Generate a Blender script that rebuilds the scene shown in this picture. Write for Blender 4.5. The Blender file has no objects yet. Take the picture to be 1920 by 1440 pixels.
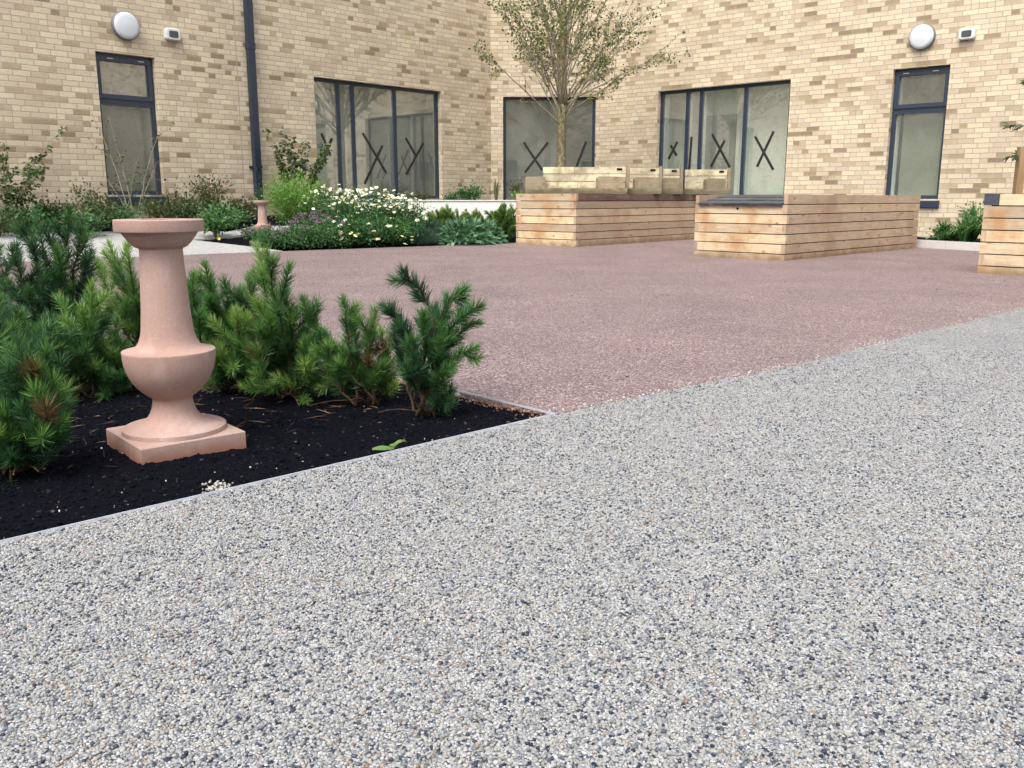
import bpy, math, random
import numpy as np
from mathutils import Vector, Matrix
random.seed(7); rng = np.random.default_rng(11)
R = math.radians
sc = bpy.context.scene
COL = sc.collection
# ------------------------------------------------------------------ camera
F, H, TH = 1680.0, 0.68, R(11.74)
cd = bpy.data.cameras.new('camera'); cd.sensor_width = 36; cd.lens = F/1920*36
cd.clip_start = 0.05; cd.clip_end = 500
cam = bpy.data.objects.new('camera', cd); COL.objects.link(cam)
cam.location = (0, 0, H); cam.rotation_euler = (R(90)-TH, 0, 0); sc.camera = cam

# survey helpers: turn a sight line of the site survey into a point on a plane
def ray(px, py):
    a = (px-960)/F; b = -(py-720)/F
    return np.array((a, math.cos(TH)+b*math.sin(TH), -math.sin(TH)+b*math.cos(TH)))
def gnd(px, py, z=0.0):
    d = ray(px, py); t = (z-H)/d[2]; return np.array((d[0]*t, d[1]*t, z))
def at(px, py, Y):
    d = ray(px, py); t = Y/d[1]; return np.array((d[0]*t, Y, H+d[2]*t))
NP = np.array((-.654, .757)); P0 = np.array((-4.45, 10.49))
def T(x, y):
    return .13*np.maximum(0, NP[0]*(x-P0[0])+NP[1]*(y-P0[1]))
def gsl(px, py):                       # on the rising ground by the left wing
    d = ray(px, py)
    lo, hi = 5.0, 40.0
    for _ in range(50):
        m = (lo+hi)/2; p = (d[0]*m, d[1]*m, H+d[2]*m)
        if p[2] > T(p[0], p[1]): lo = m
        else: hi = m
    return np.array(p)

# ------------------------------------------------------------------ nodes
def newmat(name):
    m = bpy.data.materials.new(name); m.use_nodes = True
    nt = m.node_tree; nt.nodes.clear()
    out = nt.nodes.new('ShaderNodeOutputMaterial')
    return m, nt, out
class N:
    def __init__(s, nt): s.nt = nt
    def n(s, t, **k):
        nd = s.nt.nodes.new('ShaderNode'+t)
        for a, v in k.items(): setattr(nd, a, v)
        return nd
    def put(s, sock, v):
        if v is None: return
        if hasattr(v, 'links') or isinstance(v, bpy.types.NodeSocket): s.nt.links.new(v, sock)
        else: sock.default_value = v
    def math(s, op, a, b=None, c=None, clamp=False):
        nd = s.n('Math', operation=op); nd.use_clamp = clamp
        s.put(nd.inputs[0], a); s.put(nd.inputs[1], b); s.put(nd.inputs[2], c)
        return nd.outputs[0]
    def coord(s, w='Object'): return s.n('TexCoord').outputs[w]
    def uv(s): return s.n('UVMap').outputs[0]
    def attr(s, name='rnd'):
        return s.n('Attribute', attribute_name=name).outputs['Fac']
    def map(s, v, scale=(1, 1, 1), loc=(0, 0, 0)):
        nd = s.n('Mapping'); s.put(nd.inputs[0], v); nd.inputs['Scale'].default_value = scale
        nd.inputs['Location'].default_value = loc; return nd.outputs[0]
    def noise(s, v, scale, detail=3, rough=.55, dist=0):
        nd = s.n('TexNoise'); s.put(nd.inputs['Vector'], v); nd.inputs['Scale'].default_value = scale
        nd.inputs['Detail'].default_value = detail; nd.inputs['Roughness'].default_value = rough
        nd.inputs['Distortion'].default_value = dist; return nd.outputs['Fac']
    def voro(s, v, scale, feature='F1', dim='3D', rand=1.0):
        nd = s.n('TexVoronoi', feature=feature, voronoi_dimensions=dim); s.put(nd.inputs['Vector'], v)
        nd.inputs['Scale'].default_value = scale; nd.inputs['Randomness'].default_value = rand; return nd
    def ramp(s, f, stops, interp='LINEAR'):
        nd = s.n('ValToRGB'); s.put(nd.inputs[0], f); cr = nd.color_ramp; cr.interpolation = interp
        while len(cr.elements) < len(stops): cr.elements.new(.5)
        for e, (p, c) in zip(cr.elements, stops):
            e.position = p; e.color = tuple(c)+(1,) if len(c) == 3 else c
        return nd.outputs[0]
    def mix(s, f, a, b, mode='MIX'):
        nd = s.n('MixRGB', blend_type=mode); s.put(nd.inputs[0], f)
        for i, v in ((1, a), (2, b)):
            if isinstance(v, tuple) and len(v) == 3: v = v+(1,)
            s.put(nd.inputs[i], v)
        return nd.outputs[0]
    def sep(s, v):
        nd = s.n('SeparateXYZ'); s.put(nd.inputs[0], v); return nd.outputs
    def comb(s, x, y, z=0.0):
        nd = s.n('CombineXYZ'); s.put(nd.inputs[0], x); s.put(nd.inputs[1], y); s.put(nd.inputs[2], z); return nd.outputs[0]
    def bump(s, h, strength=.5, dist=.01, normal=None):
        nd = s.n('Bump'); s.put(nd.inputs['Height'], h); nd.inputs['Strength'].default_value = strength
        nd.inputs['Distance'].default_value = dist
        if normal is not None: s.put(nd.inputs['Normal'], normal)
        return nd.outputs[0]
    def bsdf(s, col, rough=.8, normal=None, spec=.3, metal=0):
        nd = s.n('BsdfPrincipled')
        if isinstance(col, tuple) and len(col) == 3: col = col+(1,)
        s.put(nd.inputs['Base Color'], col); s.put(nd.inputs['Roughness'], rough)
        nd.inputs['Specular IOR Level'].default_value = spec; nd.inputs['Metallic'].default_value = metal
        if normal is not None: s.put(nd.inputs['Normal'], normal)
        return nd.outputs[0]

def simple(name, col, rough=.7, spec=.3, metal=0, var=.12, vs=8, bump=0, bs=60):
    m, nt, out = newmat(name); n = N(nt)
    f = n.noise(n.coord(), vs, 4)
    c = n.mix(f, tuple(x*(1-var) for x in col), tuple(min(1, x*(1+var)) for x in col))
    nm = n.bump(n.noise(n.coord(), bs, 3), bump, .004) if bump else None
    nt.links.new(n.bsdf(c, rough, nm, spec, metal), out.inputs[0]); return m

def mat_leaf(name, stops, rough=.55, trans=.3, spec=.35):
    m, nt, out = newmat(name); n = N(nt)
    c = n.ramp(n.attr(), stops)
    p = n.bsdf(c, rough, None, spec)
    t = n.n('BsdfTranslucent'); n.put(t.inputs[0], n.mix(1.0, c, (1.0, 1.0, .6), 'MULTIPLY'))
    mx = n.n('MixShader'); mx.inputs[0].default_value = trans
    nt.links.new(p, mx.inputs[1]); nt.links.new(t.outputs[0], mx.inputs[2])
    nt.links.new(mx.outputs[0], out.inputs[0]); return m

def mat_brick():
    m, nt, out = newmat('buff brick'); n = N(nt)
    x, y, _ = n.sep(n.uv())
    BW, BH = .225, .075
    v = n.math('DIVIDE', y, BH); row = n.math('FLOOR', v)
    # irregular quarter bond: each course takes its own multiple of a quarter brick
    wn = n.n('TexWhiteNoise', noise_dimensions='1D'); n.put(wn.inputs['W'], n.math('ADD', row, 17.3))
    q = n.math('MULTIPLY', n.math('FLOOR', n.math('MULTIPLY', wn.outputs[0], 2)), .25)
    alt = n.math('MULTIPLY', n.math('MODULO', n.math('ADD', row, 1000), 2), .5)
    u = n.math('ADD', n.math('ADD', n.math('DIVIDE', x, BW), alt), q)
    col = n.math('FLOOR', u)
    fu = n.math('FRACT', u); fv = n.math('FRACT', v)
    # a few bricks are cut in two headers
    w2 = n.n('TexWhiteNoise', noise_dimensions='2D'); n.put(w2.inputs['Vector'], n.comb(col, n.math('ADD', row, .37)))
    cut = n.math('GREATER_THAN', w2.outputs[0], .86)
    half = n.math('GREATER_THAN', fu, .5)
    col2 = n.math('ADD', col, n.math('MULTIPLY', n.math('MULTIPLY', cut, half), .5))
    fu2 = n.math('ADD', n.math('MULTIPLY', n.math('SUBTRACT', 1.0, cut), fu), n.math('MULTIPLY', cut, n.math('FRACT', n.math('MULTIPLY', fu, 2))))
    scl = n.math('ADD', 1.0, cut)
    wob = n.math('MULTIPLY', n.math('SUBTRACT', n.noise(n.map(n.uv(), (1, 1, 1)), 30, 2), .5), .0035)
    du = n.math('DIVIDE', n.math('MULTIPLY', n.math('MINIMUM', fu2, n.math('SUBTRACT', 1.0, fu2)), BW), scl)
    dv = n.math('MULTIPLY', n.math('MINIMUM', fv, n.math('SUBTRACT', 1.0, fv)), BH)
    d = n.math('ADD', n.math('MINIMUM', du, dv), wob)
    mr = n.n('MapRange', interpolation_type='SMOOTHSTEP'); n.put(mr.inputs[0], d)
    mr.inputs[1].default_value = .0032; mr.inputs[2].default_value = .0068
    isb = mr.outputs[0]
    w3 = n.n('TexWhiteNoise', noise_dimensions='2D'); n.put(w3.inputs['Vector'], n.comb(n.math('MULTIPLY', col2, 2.0), row))
    w4 = n.n('TexWhiteNoise', noise_dimensions='2D'); n.put(w4.inputs['Vector'], n.comb(n.math('ADD', n.math('MULTIPLY', col2, 2.0), 91.7), row))
    patch = n.noise(n.map(n.uv(), (.8, 1.4, 1)), .9, 3)       # batches of darker bricks
    rv = n.math('ADD', w3.outputs[0], n.math('MULTIPLY', n.math('SUBTRACT', patch, .5), .55), clamp=True)
    bc = n.ramp(rv, [(0, (.675, .592, .42)), (.25, (.635, .55, .39)), (.50, (.59, .505, .365)), (.72, (.55, .465, .335)),
                     (.83, (.50, .41, .285)), (.91, (.40, .325, .205)), (.96, (.33, .26, .16)), (1, (.28, .215, .135))])
    pk = n.mix(n.math('MULTIPLY', w4.outputs[0], .5), bc, n.mix(1.0, bc, (1.02, .96, .98), 'MULTIPLY'))
    gr = n.noise(n.map(n.uv(), (1, 2.2, 1)), 22, 5, .65)
    bc2 = n.mix(.9, pk, n.ramp(gr, [(.25, (.86, .85, .82)), (.6, (1.06, 1.06, 1.06))]), 'MULTIPLY')
    sp = n.noise(n.uv(), 190, 2)
    bc3 = n.mix(.5, bc2, n.ramp(sp, [(.3, (.75, .72, .68)), (.5, (1, 1, 1))]), 'MULTIPLY')
    big = n.noise(n.map(n.uv(), (1.2, .35, 1)), 1.1, 5, .62)
    bc3 = n.mix(.8, bc3, n.ramp(big, [(.3, (.90, .88, .86)), (.65, (1.05, 1.05, 1.05))]), 'MULTIPLY')
    mc = n.mix(n.noise(n.uv(), 3, 3), (.36, .31, .245), (.44, .385, .31))
    c = n.mix(isb, mc, bc3)
    h = n.math('ADD', isb, n.math('MULTIPLY', gr, .45))
    nt.links.new(n.bsdf(c, .9, n.bump(h, .7, .006), .2), out.inputs[0]); return m

def mat_pebble(name, stops, scale, gap, gapcol, tone):
    m, nt, out = newmat(name); n = N(nt)
    co = n.coord()
    warp = n.n('TexNoise'); n.put(warp.inputs['Vector'], co); warp.inputs['Scale'].default_value = scale*.35; warp.inputs['Detail'].default_value = 1
    wv = n.n('VectorMath', operation='MULTIPLY_ADD'); n.put(wv.inputs[0], warp.outputs['Color']); wv.inputs[1].default_value = (1.1/scale,)*3; n.put(wv.inputs[2], co)
    v = n.voro(wv.outputs[0], scale); r, g, b = n.sep(v.outputs['Color'])
    e = n.voro(wv.outputs[0], scale, 'DISTANCE_TO_EDGE')
    c = n.ramp(r, stops)
    c = n.mix(.8, c, n.ramp(g, [(0, (.78, .78, .78)), (1, (1.12, 1.12, 1.12))]), 'MULTIPLY')
    mr = n.n('MapRange', interpolation_type='SMOOTHSTEP'); n.put(mr.inputs[0], e.outputs['Distance']); mr.inputs[1].default_value = .0; mr.inputs[2].default_value = gap
    # shade of the voids between stones, mixed unevenly into the colour
    vd = n.math('ADD', mr.outputs[0], n.math('MULTIPLY', n.math('SUBTRACT', n.noise(co, scale*.45, 1), .42), 1.6), clamp=True)
    c = n.mix(vd, gapcol, c)
    big = n.noise(co, 1.3, 4, .6); mid = n.noise(co, 14, 3)
    c = n.mix(1.0, c, n.ramp(big, [(.3, tone[0]), (.7, tone[1])]), 'MULTIPLY')
    c = n.mix(.6, c, n.ramp(mid, [(.3, (.85, .85, .85)), (.7, (1.1, 1.1, 1.1))]), 'MULTIPLY')
    h = n.math('ADD', n.math('MULTIPLY', mr.outputs[0], .6), n.math('MULTIPLY', n.math('SUBTRACT', 1.0, v.outputs['Distance']), .9))
    h = n.math('ADD', h, n.math('MULTIPLY', b, .7))
    nt.links.new(n.bsdf(c, n.math('ADD', .45, n.math('MULTIPLY', g, .3)), n.bump(h, 1.0, .7/scale), .35), out.inputs[0]); return m

def mat_wood(name, stops, stain=None, moss=None, rough=.75):
    m, nt, out = newmat(name); n = N(nt)
    rn = n.attr(); u, v, _ = n.sep(n.uv())
    off = n.math('MULTIPLY', rn, 37.0)
    w = n.comb(n.math('ADD', n.math('MULTIPLY', u, 1.0), off), n.math('ADD', n.math('MULTIPLY', v, 14.0), off), off)
    gr = n.noise(w, 3.2, 6, .62, 1.4)
    fine = n.noise(n.comb(n.math('MULTIPLY', u, 6.0), n.math('MULTIPLY', v, 260.0), off), 1.0, 3)
    kn = n.voro(n.comb(n.math('ADD', n.math('MULTIPLY', u, 2.6), off), n.math('ADD', n.math('MULTIPLY', v, 4.2), off)), 1.0, 'F1', '2D')
    knot = n.ramp(kn.outputs['Distance'], [(.0, (0, 0, 0)), (.03, (.1, .1, .1)), (.055, (.75, .75, .75)), (.10, (1, 1, 1))])
    c = n.ramp(gr, stops)
    c = n.mix(.55, c, n.ramp(fine, [(.3, (.8, .78, .74)), (.65, (1.08, 1.08, 1.08))]), 'MULTIPLY')
    c = n.mix(1.0, c, n.ramp(rn, [(0, (.70, .69, .70)), (.5, (.98, .98, .96)), (1, (1.14, 1.12, 1.02))]), 'MULTIPLY')
    c = n.mix(n.math('MULTIPLY', n.math('SUBTRACT', 1.0, knot), .8), c, (.20, .085, .03, 1))
    co = n.coord()
    if stain:
        s = n.noise(n.map(co, (1, 1, 1.0), (stain[2], 0, 0)), stain[1], 4, .6)
        c = n.mix(n.math('MULTIPLY', n.ramp(s, [(.46, (0, 0, 0)), (.66, (1, 1, 1))]), .75), c, stain[0]+(1,))
    if moss:
        _, _, z = n.sep(co)
        zz = n.math('ADD', z, n.math('MULTIPLY', n.math('SUBTRACT', n.noise(co, 9, 4), .5), .16))
        mr = n.n('MapRange'); n.put(mr.inputs[0], zz); mr.inputs[1].default_value = moss[1]; mr.inputs[2].default_value = moss[2]
        mr.inputs[3].default_value = moss[3]; mr.inputs[4].default_value = 0
        c = n.mix(mr.outputs[0], c, moss[0]+(1,))
    nt.links.new(n.bsdf(c, rough, n.bump(n.math('ADD', gr, n.math('MULTIPLY', fine, .5)), .35, .004), .25), out.inputs[0]); return m

def mat_terracotta():
    m, nt, out = newmat('terracotta'); n = N(nt); co = n.coord()
    a = n.noise(co, 5, 4, .6); b = n.noise(co, 240, 2); g = n.noise(n.map(co, (1, 1, .5)), 14, 4)
    c = n.ramp(a, [(.25, (.37, .235, .19)), (.45, (.41, .275, .23)), (.6, (.43, .30, .258)), (.75, (.46, .34, .30))])
    c = n.mix(.55, c, n.ramp(b, [(.3, (.78, .74, .72)), (.6, (1.06, 1.06, 1.06))]), 'MULTIPLY')
    c = n.mix(n.math('MULTIPLY', n.ramp(g, [(.56, (0, 0, 0)), (.76, (1, 1, 1))]), .35), c, (.62, .52, .50, 1))
    bl = n.ramp(n.noise(n.map(co, (1, 1, .6), (5, 2, 1)), 9, 6, .7), [(.52, (0, 0, 0)), (.72, (1, 1, 1))])
    c = n.mix(n.math('MULTIPLY', bl, .22), c, (.36, .25, .19, 1))
    _, _, z = n.sep(co)
    wet = n.math('ADD', z, n.math('MULTIPLY', n.math('SUBTRACT', n.noise(co, 30, 4), .5), .035))
    mr = n.n('MapRange'); n.put(mr.inputs[0], wet); mr.inputs[1].default_value = -.012; mr.inputs[2].default_value = .02
    mr.inputs[3].default_value = .75; mr.inputs[4].default_value = 0
    c = n.mix(mr.outputs[0], c, (.27, .10, .055, 1))
    nt.links.new(n.bsdf(c, .85, n.bump(n.math('ADD', b, n.math('MULTIPLY', n.noise(co, 60, 3), 1.0)), .3, .0012), .2), out.inputs[0]); return m

def mat_soil():
    m, nt, out = newmat('black mulch'); n = N(nt); co = n.coord()
    a = n.noise(co, 60, 5, .7); b = n.noise(co, 3, 3)
    c = n.ramp(a, [(.3, (.0025, .003, .006)), (.6, (.006, .0068, .012)), (.8, (.015, .014, .018))])
    c = n.mix(n.math('MULTIPLY', b, .5), c, n.mix(1.0, c, (1.6, 1.2, .95), 'MULTIPLY'))
    nt.links.new(n.bsdf(c, .9, n.bump(n.noise(co, 130, 5, .7), 1.0, .012), .04), out.inputs[0]); return m

def mat_glass(base=.27, tint=(.96, 1, .96, 1)):
    m, nt, out = newmat('window glass'); n = N(nt)
    lw = n.n('Fresnel'); lw.inputs[0].default_value = 1.5
    f = n.math('ADD', base, n.math('MULTIPLY', lw.outputs[0], .9), clamp=True)
    wob = n.bump(n.noise(n.coord(), 1.0, 1), .10, .006)
    g = n.n('BsdfGlossy'); g.inputs['Roughness'].default_value = 0.0; g.inputs[0].default_value = (.86, .9, .92, 1); n.put(g.inputs['Normal'], wob)
    t = n.n('BsdfTransparent'); t.inputs[0].default_value = tint
    mx = n.n('MixShader'); n.put(mx.inputs[0], f); nt.links.new(t.outputs[0], mx.inputs[1]); nt.links.new(g.outputs[0], mx.inputs[2])
    df = n.n('BsdfDiffuse'); df.inputs[0].default_value = (.62, .64, .56, 1)
    dust = n.ramp(n.noise(n.coord(), 2.2, 5, .65), [(.3, (.06, .06, .06)), (.75, (.20, .20, .20))])  # dust film that doubles as a pale haze brightening the panes
    spl = n.ramp(n.voro(n.coord(), 5).outputs['Distance'], [(.0, (.6, .6, .6)), (.03, (.45, .45, .45)), (.045, (0, 0, 0))])
    m2 = n.n('MixShader'); n.put(m2.inputs[0], n.math('MAXIMUM', dust, spl) if base > .1 else dust); nt.links.new(mx.outputs[0], m2.inputs[1]); nt.links.new(df.outputs[0], m2.inputs[2])
    nt.links.new(m2.outputs[0], out.inputs[0]); return m

def mat_slate():
    m, nt, out = newmat('slate'); n = N(nt); co = n.coord()
    c = n.mix(n.attr(), (.035, .04, .05), (.085, .095, .115))
    c = n.mix(.6, c, n.ramp(n.noise(co, 25, 5), [(.3, (.6, .6, .6)), (.7, (1.3, 1.3, 1.3))]), 'MULTIPLY')
    nt.links.new(n.bsdf(c, .38, n.bump(n.noise(co, 40, 4), .4, .004), .5), out.inputs[0]); return m

def mat_bark(name, a, b, sc_=30, lich=None):
    m, nt, out = newmat(name); n = N(nt); co = n.coord()
    f = n.noise(n.map(co, (1, 1, .35)), sc_, 5, .65)
    c = n.mix(n.ramp(f, [(.35, (0, 0, 0)), (.65, (1, 1, 1))]), a, b)
    if lich:
        l = n.ramp(n.noise(n.map(co, (1, 1, .6), (3, 3, 3)), 26, 4, .7), [(.5, (0, 0, 0)), (.6, (1, 1, 1))])
        c = n.mix(l, c, lich+(1,))
    nt.links.new(n.bsdf(c, .9, n.bump(f, .8, .006), .15), out.inputs[0]); return m

M = dict(
 brick=mat_brick(), terracotta=mat_terracotta(), soil=mat_soil(), glass=mat_glass(), filmglass=mat_glass(.07), blind=simple('green grey blind', (.17, .185, .135), .8, var=.06, vs=2), joint=simple('joint sealant', (.40, .33, .26), .8), slate=mat_slate(),  # weak mirror glass and dark backing added to darken the narrow lower panes
 gravel=mat_pebble('pale resin gravel', [(0, (.03, .04, .075)), (.06, (.08, .10, .14)), (.13, (.25, .275, .32)), (.28, (.39, .40, .41)), (.45, (.50, .505, .50)),
        (.62, (.48, .46, .41)), (.72, (.57, .57, .56)), (.88, (.70, .71, .71)), (.95, (.48, .40, .31)), (1, (.66, .66, .64))], 178, .11, (.05, .055, .07, 1), ((.86, .87, .89), (1.08, 1.07, 1.05))),
 red=mat_pebble('red resin gravel', [(0, (.07, .05, .06)), (.12, (.19, .13, .14)), (.32, (.36, .235, .23)), (.58, (.46, .315, .30)), (.75, (.42, .35, .36)),
        (.86, (.56, .45, .41)), (1, (.88, .81, .75))], 180, .12, (.08, .05, .05, 1), ((.82, .82, .84), (1.10, 1.08, 1.08))),
 path=mat_pebble('white resin gravel', [(0, (.4, .4, .4)), (.3, (.66, .65, .62)), (1, (.82, .81, .78))], 130, .12, (.45, .45, .44, 1), ((.95, .95, .95), (1.04, 1.04, 1.04))),
 frame=simple('anthracite frame', (.022, .035, .062), .35, .5, var=.05),
 inner=simple('white inner frame', (.72, .78, .76), .5, .4, var=.03),
 plaster=simple('room plaster', (.86, .88, .78), .8, var=.05, vs=2),
 roomfloor=simple('room floor', (.45, .46, .42), .5, var=.1),
 doorm=simple('dark door', (.27, .29, .25), .5, var=.1),
 tape=simple('black tape', (.022, .018, .02), .45, .4, var=.25, vs=30),
 lampw=simple('opal diffuser', (.60, .63, .65), .35, .5, var=.03),
 lampr=simple('grey rim', (.16, .165, .18), .45, .5),
 housing=simple('pale housing', (.62, .63, .60), .5, .4),
 lens=simple('dark lens', (.05, .055, .06), .25, .6, var=.5, vs=60),
 pipe=simple('dark pipe', (.018, .028, .05), .4, .5, var=.08),
 metal=simple('aluminium edge', (.72, .75, .82), .3, .5, metal=.35, var=.08),
 render=simple('white render', (.86, .83, .76), .85, .2, var=.05, vs=3, bump=.3, bs=120),
 concrete=simple('pale concrete', (.62, .60, .57), .85, .2, var=.08, vs=9, bump=.3, bs=90),
 larch=mat_wood('pale timber', [(.25, (.50, .36, .225)), (.45, (.61, .48, .325)), (.6, (.66, .545, .395)), (.78, (.70, .60, .455))], ((.42, .215, .085), 3.3, 5.0), ((.20, .14, .07), -.02, .10, .95)),  # planter ends: brightness of the lit face put into the colour
 larch_side=mat_wood('weathered timber', [(.25, (.37, .265, .18)), (.45, (.46, .35, .25)), (.6, (.515, .40, .295)), (.78, (.57, .455, .345))], ((.36, .24, .17), 2.2, 9.0), ((.20, .12, .06), -.02, .10, .95)),  # same boards on the long sides, with shade put into the colour
 topboard=mat_wood('water stained timber', [(.25, (.10, .062, .05)), (.5, (.19, .12, .095)), (.78, (.32, .22, .17))], ((.045, .028, .026), 1.5, 2.4)),
 bench=mat_wood('lichened timber', [(.25, (.50, .43, .28)), (.45, (.64, .57, .40)), (.7, (.72, .66, .50))], ((.26, .21, .13), 4.5, 1.0), ((.12, .11, .065), .03, .13, .85)),
 benchd=mat_wood('bench block timber', [(.25, (.24, .19, .12)), (.5, (.35, .29, .195)), (.75, (.46, .39, .28))], ((.16, .13, .08), 4.0, 6.0), ((.12, .105, .06), .03, .10, .75)),
 endgrain=simple('end grain', (.27, .19, .13), .9, .1, var=.4, vs=50),
 knothole=simple('knot hole', (.01, .008, .006), .9, .1),  # near black standing in for shade inside holes and board gaps
 post=mat_wood('stake timber', [(.3, (.30, .19, .10)), (.7, (.42, .28, .16))]),
 bark=mat_bark('olive bark', (.10, .085, .05), (.24, .205, .12), 22, (.33, .30, .15)),
 twig=mat_bark('twig bark', (.20, .175, .12), (.37, .33, .245), 40),
 pinebark=mat_bark('pine bark', (.045, .028, .02), (.12, .078, .052), 60),
 stem=mat_bark('green stem', (.10, .11, .045), (.17, .16, .08), 40),
 needles=mat_leaf('pine needles', [(0, (.22, .11, .045)), (.06, (.014, .05, .030)), (.30, (.036, .115, .046)), (.6, (.078, .20, .05)), (.85, (.15, .30, .055)), (1, (.27, .41, .11))], .42, .22, .5),
 needlesfar=mat_leaf('mountain pine needles', [(0, (.04, .09, .02)), (.5, (.12, .24, .045)), (1, (.24, .37, .09))], .5, .2),
 olive=mat_leaf('birch leaves', [(0, (.10, .075, .035)), (.2, (.10, .12, .04)), (.7, (.17, .21, .06)), (1, (.32, .35, .12))], .5, .3),
 darkleaf=mat_leaf('dark leaves', [(0, (.05, .035, .02)), (.35, (.045, .075, .03)), (.8, (.07, .125, .045)), (1, (.13, .20, .07))], .45, .25),
 green=mat_leaf('green leaves', [(0, (.02, .065, .028)), (.5, (.055, .16, .05)), (1, (.14, .30, .09))], .5, .25),
 lime=mat_leaf('bright leaves', [(0, (.06, .17, .03)), (.5, (.14, .32, .05)), (1, (.26, .46, .10))], .5, .3),
 bronze=mat_leaf('bronze leaves', [(0, (.11, .045, .03)), (.3, (.13, .085, .045)), (.6, (.07, .13, .045)), (1, (.16, .23, .08))], .5, .3),
 weedleaf=simple('weed leaf', (.11, .19, .05), .5, .4, var=.35, vs=70, bump=.4, bs=120),
 shrubleaf=mat_leaf('sapling leaves', [(0, (.09, .055, .03)), (.25, (.06, .09, .03)), (.7, (.085, .15, .05)), (1, (.15, .24, .08))], .5, .3),
 sage=mat_leaf('sage leaves', [(0, (.045, .13, .065)), (.5, (.11, .24, .125)), (1, (.24, .39, .23))], .6, .2),
 lav=mat_leaf('lavender leaves', [(0, (.03, .075, .05)), (.5, (.055, .115, .07)), (1, (.10, .18, .11))], .6, .2),
 strap=mat_leaf('strap leaves', [(0, (.03, .08, .025)), (.5, (.07, .19, .05)), (1, (.20, .35, .12))], .4, .25),
 straw=mat_leaf('straw blades', [(0, (.15, .15, .06)), (1, (.32, .30, .14))], .6, .25),
 petal=simple('white petals', (.78, .78, .62), .6, .2, var=.04),
 petaly=simple('cream petals', (.80, .78, .42), .6, .2, var=.1),
 disc=simple('yellow centre', (.70, .50, .06), .7, .1),
 purple=mat_leaf('purple flowers', [(0, (.10, .05, .08)), (.5, (.26, .15, .24)), (1, (.46, .33, .44))], .7, .2),
 yellow=simple('yellow flower', (.75, .62, .05), .6, .2),
 chip=mat_leaf('bark chips', [(0, (.003, .0035, .007)), (.78, (.008, .009, .014)), (.95, (.022, .019, .02)), (1, (.10, .08, .06))], .95, 0, .03),
 litter=mat_leaf('dry needles', [(0, (.03, .016, .012)), (.6, (.09, .048, .028)), (1, (.22, .14, .08))], .8, 0, .1),
 pebw=mat_leaf('loose stones', [(0, (.30, .28, .24)), (1, (.62, .60, .54))], .6, 0, .3),
 pebr=mat_leaf('loose red stones', [(0, (.10, .045, .03)), (.6, (.26, .13, .09)), (1, (.46, .32, .24))], .6, 0, .3),
)

# ------------------------------------------------------------------ mesh building
class MB:
    def __init__(s): s.v = []; s.f = []; s.uv = []; s.r = []; s.m = []; s.nv = 0; s.smooth = []
    def add(s, verts, faces, uvs=None, rnd=0.5, mi=0, smooth=False):
        b = s.nv; s.v.extend([tuple(map(float, p)) for p in verts]); s.nv += len(verts)
        for i, f in enumerate(faces):
            s.f.append(tuple(b+k for k in f))
            s.uv.append(uvs[i] if uvs else [(0, 0)]*len(f))
            s.r.append(rnd if not isinstance(rnd, (list, tuple)) else rnd[i]); s.m.append(mi); s.smooth.append(smooth)
    def box(s, W, a, b, c, rnd=None, mi=0, jit=0):
        if rnd is None: rnd = random.random()
        A, B, C = [tuple(sorted(t)) for t in (a, b, c)]
        L = [A, B, C]
        vs = [(A[i], B[j], C[k]) for i in (0, 1) for j in (0, 1) for k in (0, 1)]
        if jit: vs = [tuple(q+random.uniform(-jit, jit) for q in p) for p in vs]
        fs = [((0, 1, 3, 2), 0), ((4, 6, 7, 5), 0), ((0, 4, 5, 1), 1), ((2, 3, 7, 6), 1), ((0, 2, 6, 4), 2), ((1, 5, 7, 3), 2)]
        size = [A[1]-A[0], B[1]-B[0], C[1]-C[0]]
        faces = []; uvs = []
        for f, ax in fs:
            o = [k for k in (0, 1, 2) if k != ax]
            if size[o[0]] < size[o[1]]: o = o[::-1]
            faces.append(f); uvs.append([(vs[k][o[0]], vs[k][o[1]]) for k in f])
        s.add([W(*p) for p in vs], faces, uvs, rnd, mi)
    def tube(s, pts, rad, n=6, rnd=.5, cap=True):
        pts = [np.array(p, float) for p in pts]
        if not hasattr(rad, '__len__'): rad = [rad]*len(pts)
        vs = []; fs = []
        ref = np.array((.31, .77, .55))
        for i, p in enumerate(pts):
            t = pts[min(i+1, len(pts)-1)]-pts[max(i-1, 0)]; t = t/(np.linalg.norm(t)+1e-9)
            a = np.cross(t, ref); a /= np.linalg.norm(a)+1e-9; b = np.cross(t, a)
            for k in range(n):
                an = 2*math.pi*k/n; vs.append(p+rad[i]*(a*math.cos(an)+b*math.sin(an)))
        for i in range(len(pts)-1):
            for k in range(n): fs.append((i*n+k, i*n+(k+1) % n, (i+1)*n+(k+1) % n, (i+1)*n+k))
        if cap: fs.append(tuple(range(n))[::-1]); fs.append(tuple((len(pts)-1)*n+k for k in range(n)))
        s.add(vs, fs, None, rnd, 0, True)
    def lathe(s, prof, cx, cy, n=64, smooth=True, cap=False):
        vs = [(cx+r*math.cos(2*math.pi*k/n), cy+r*math.sin(2*math.pi*k/n), z) for r, z in prof for k in range(n)]
        fs = [(i*n+k, i*n+(k+1) % n, (i+1)*n+(k+1) % n, (i+1)*n+k) for i in range(len(prof)-1) for k in range(n)]
        if cap: fs.append(tuple((len(prof)-1)*n+k for k in range(n)))
        s.add(vs, fs, None, .5, 0, smooth)

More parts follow.
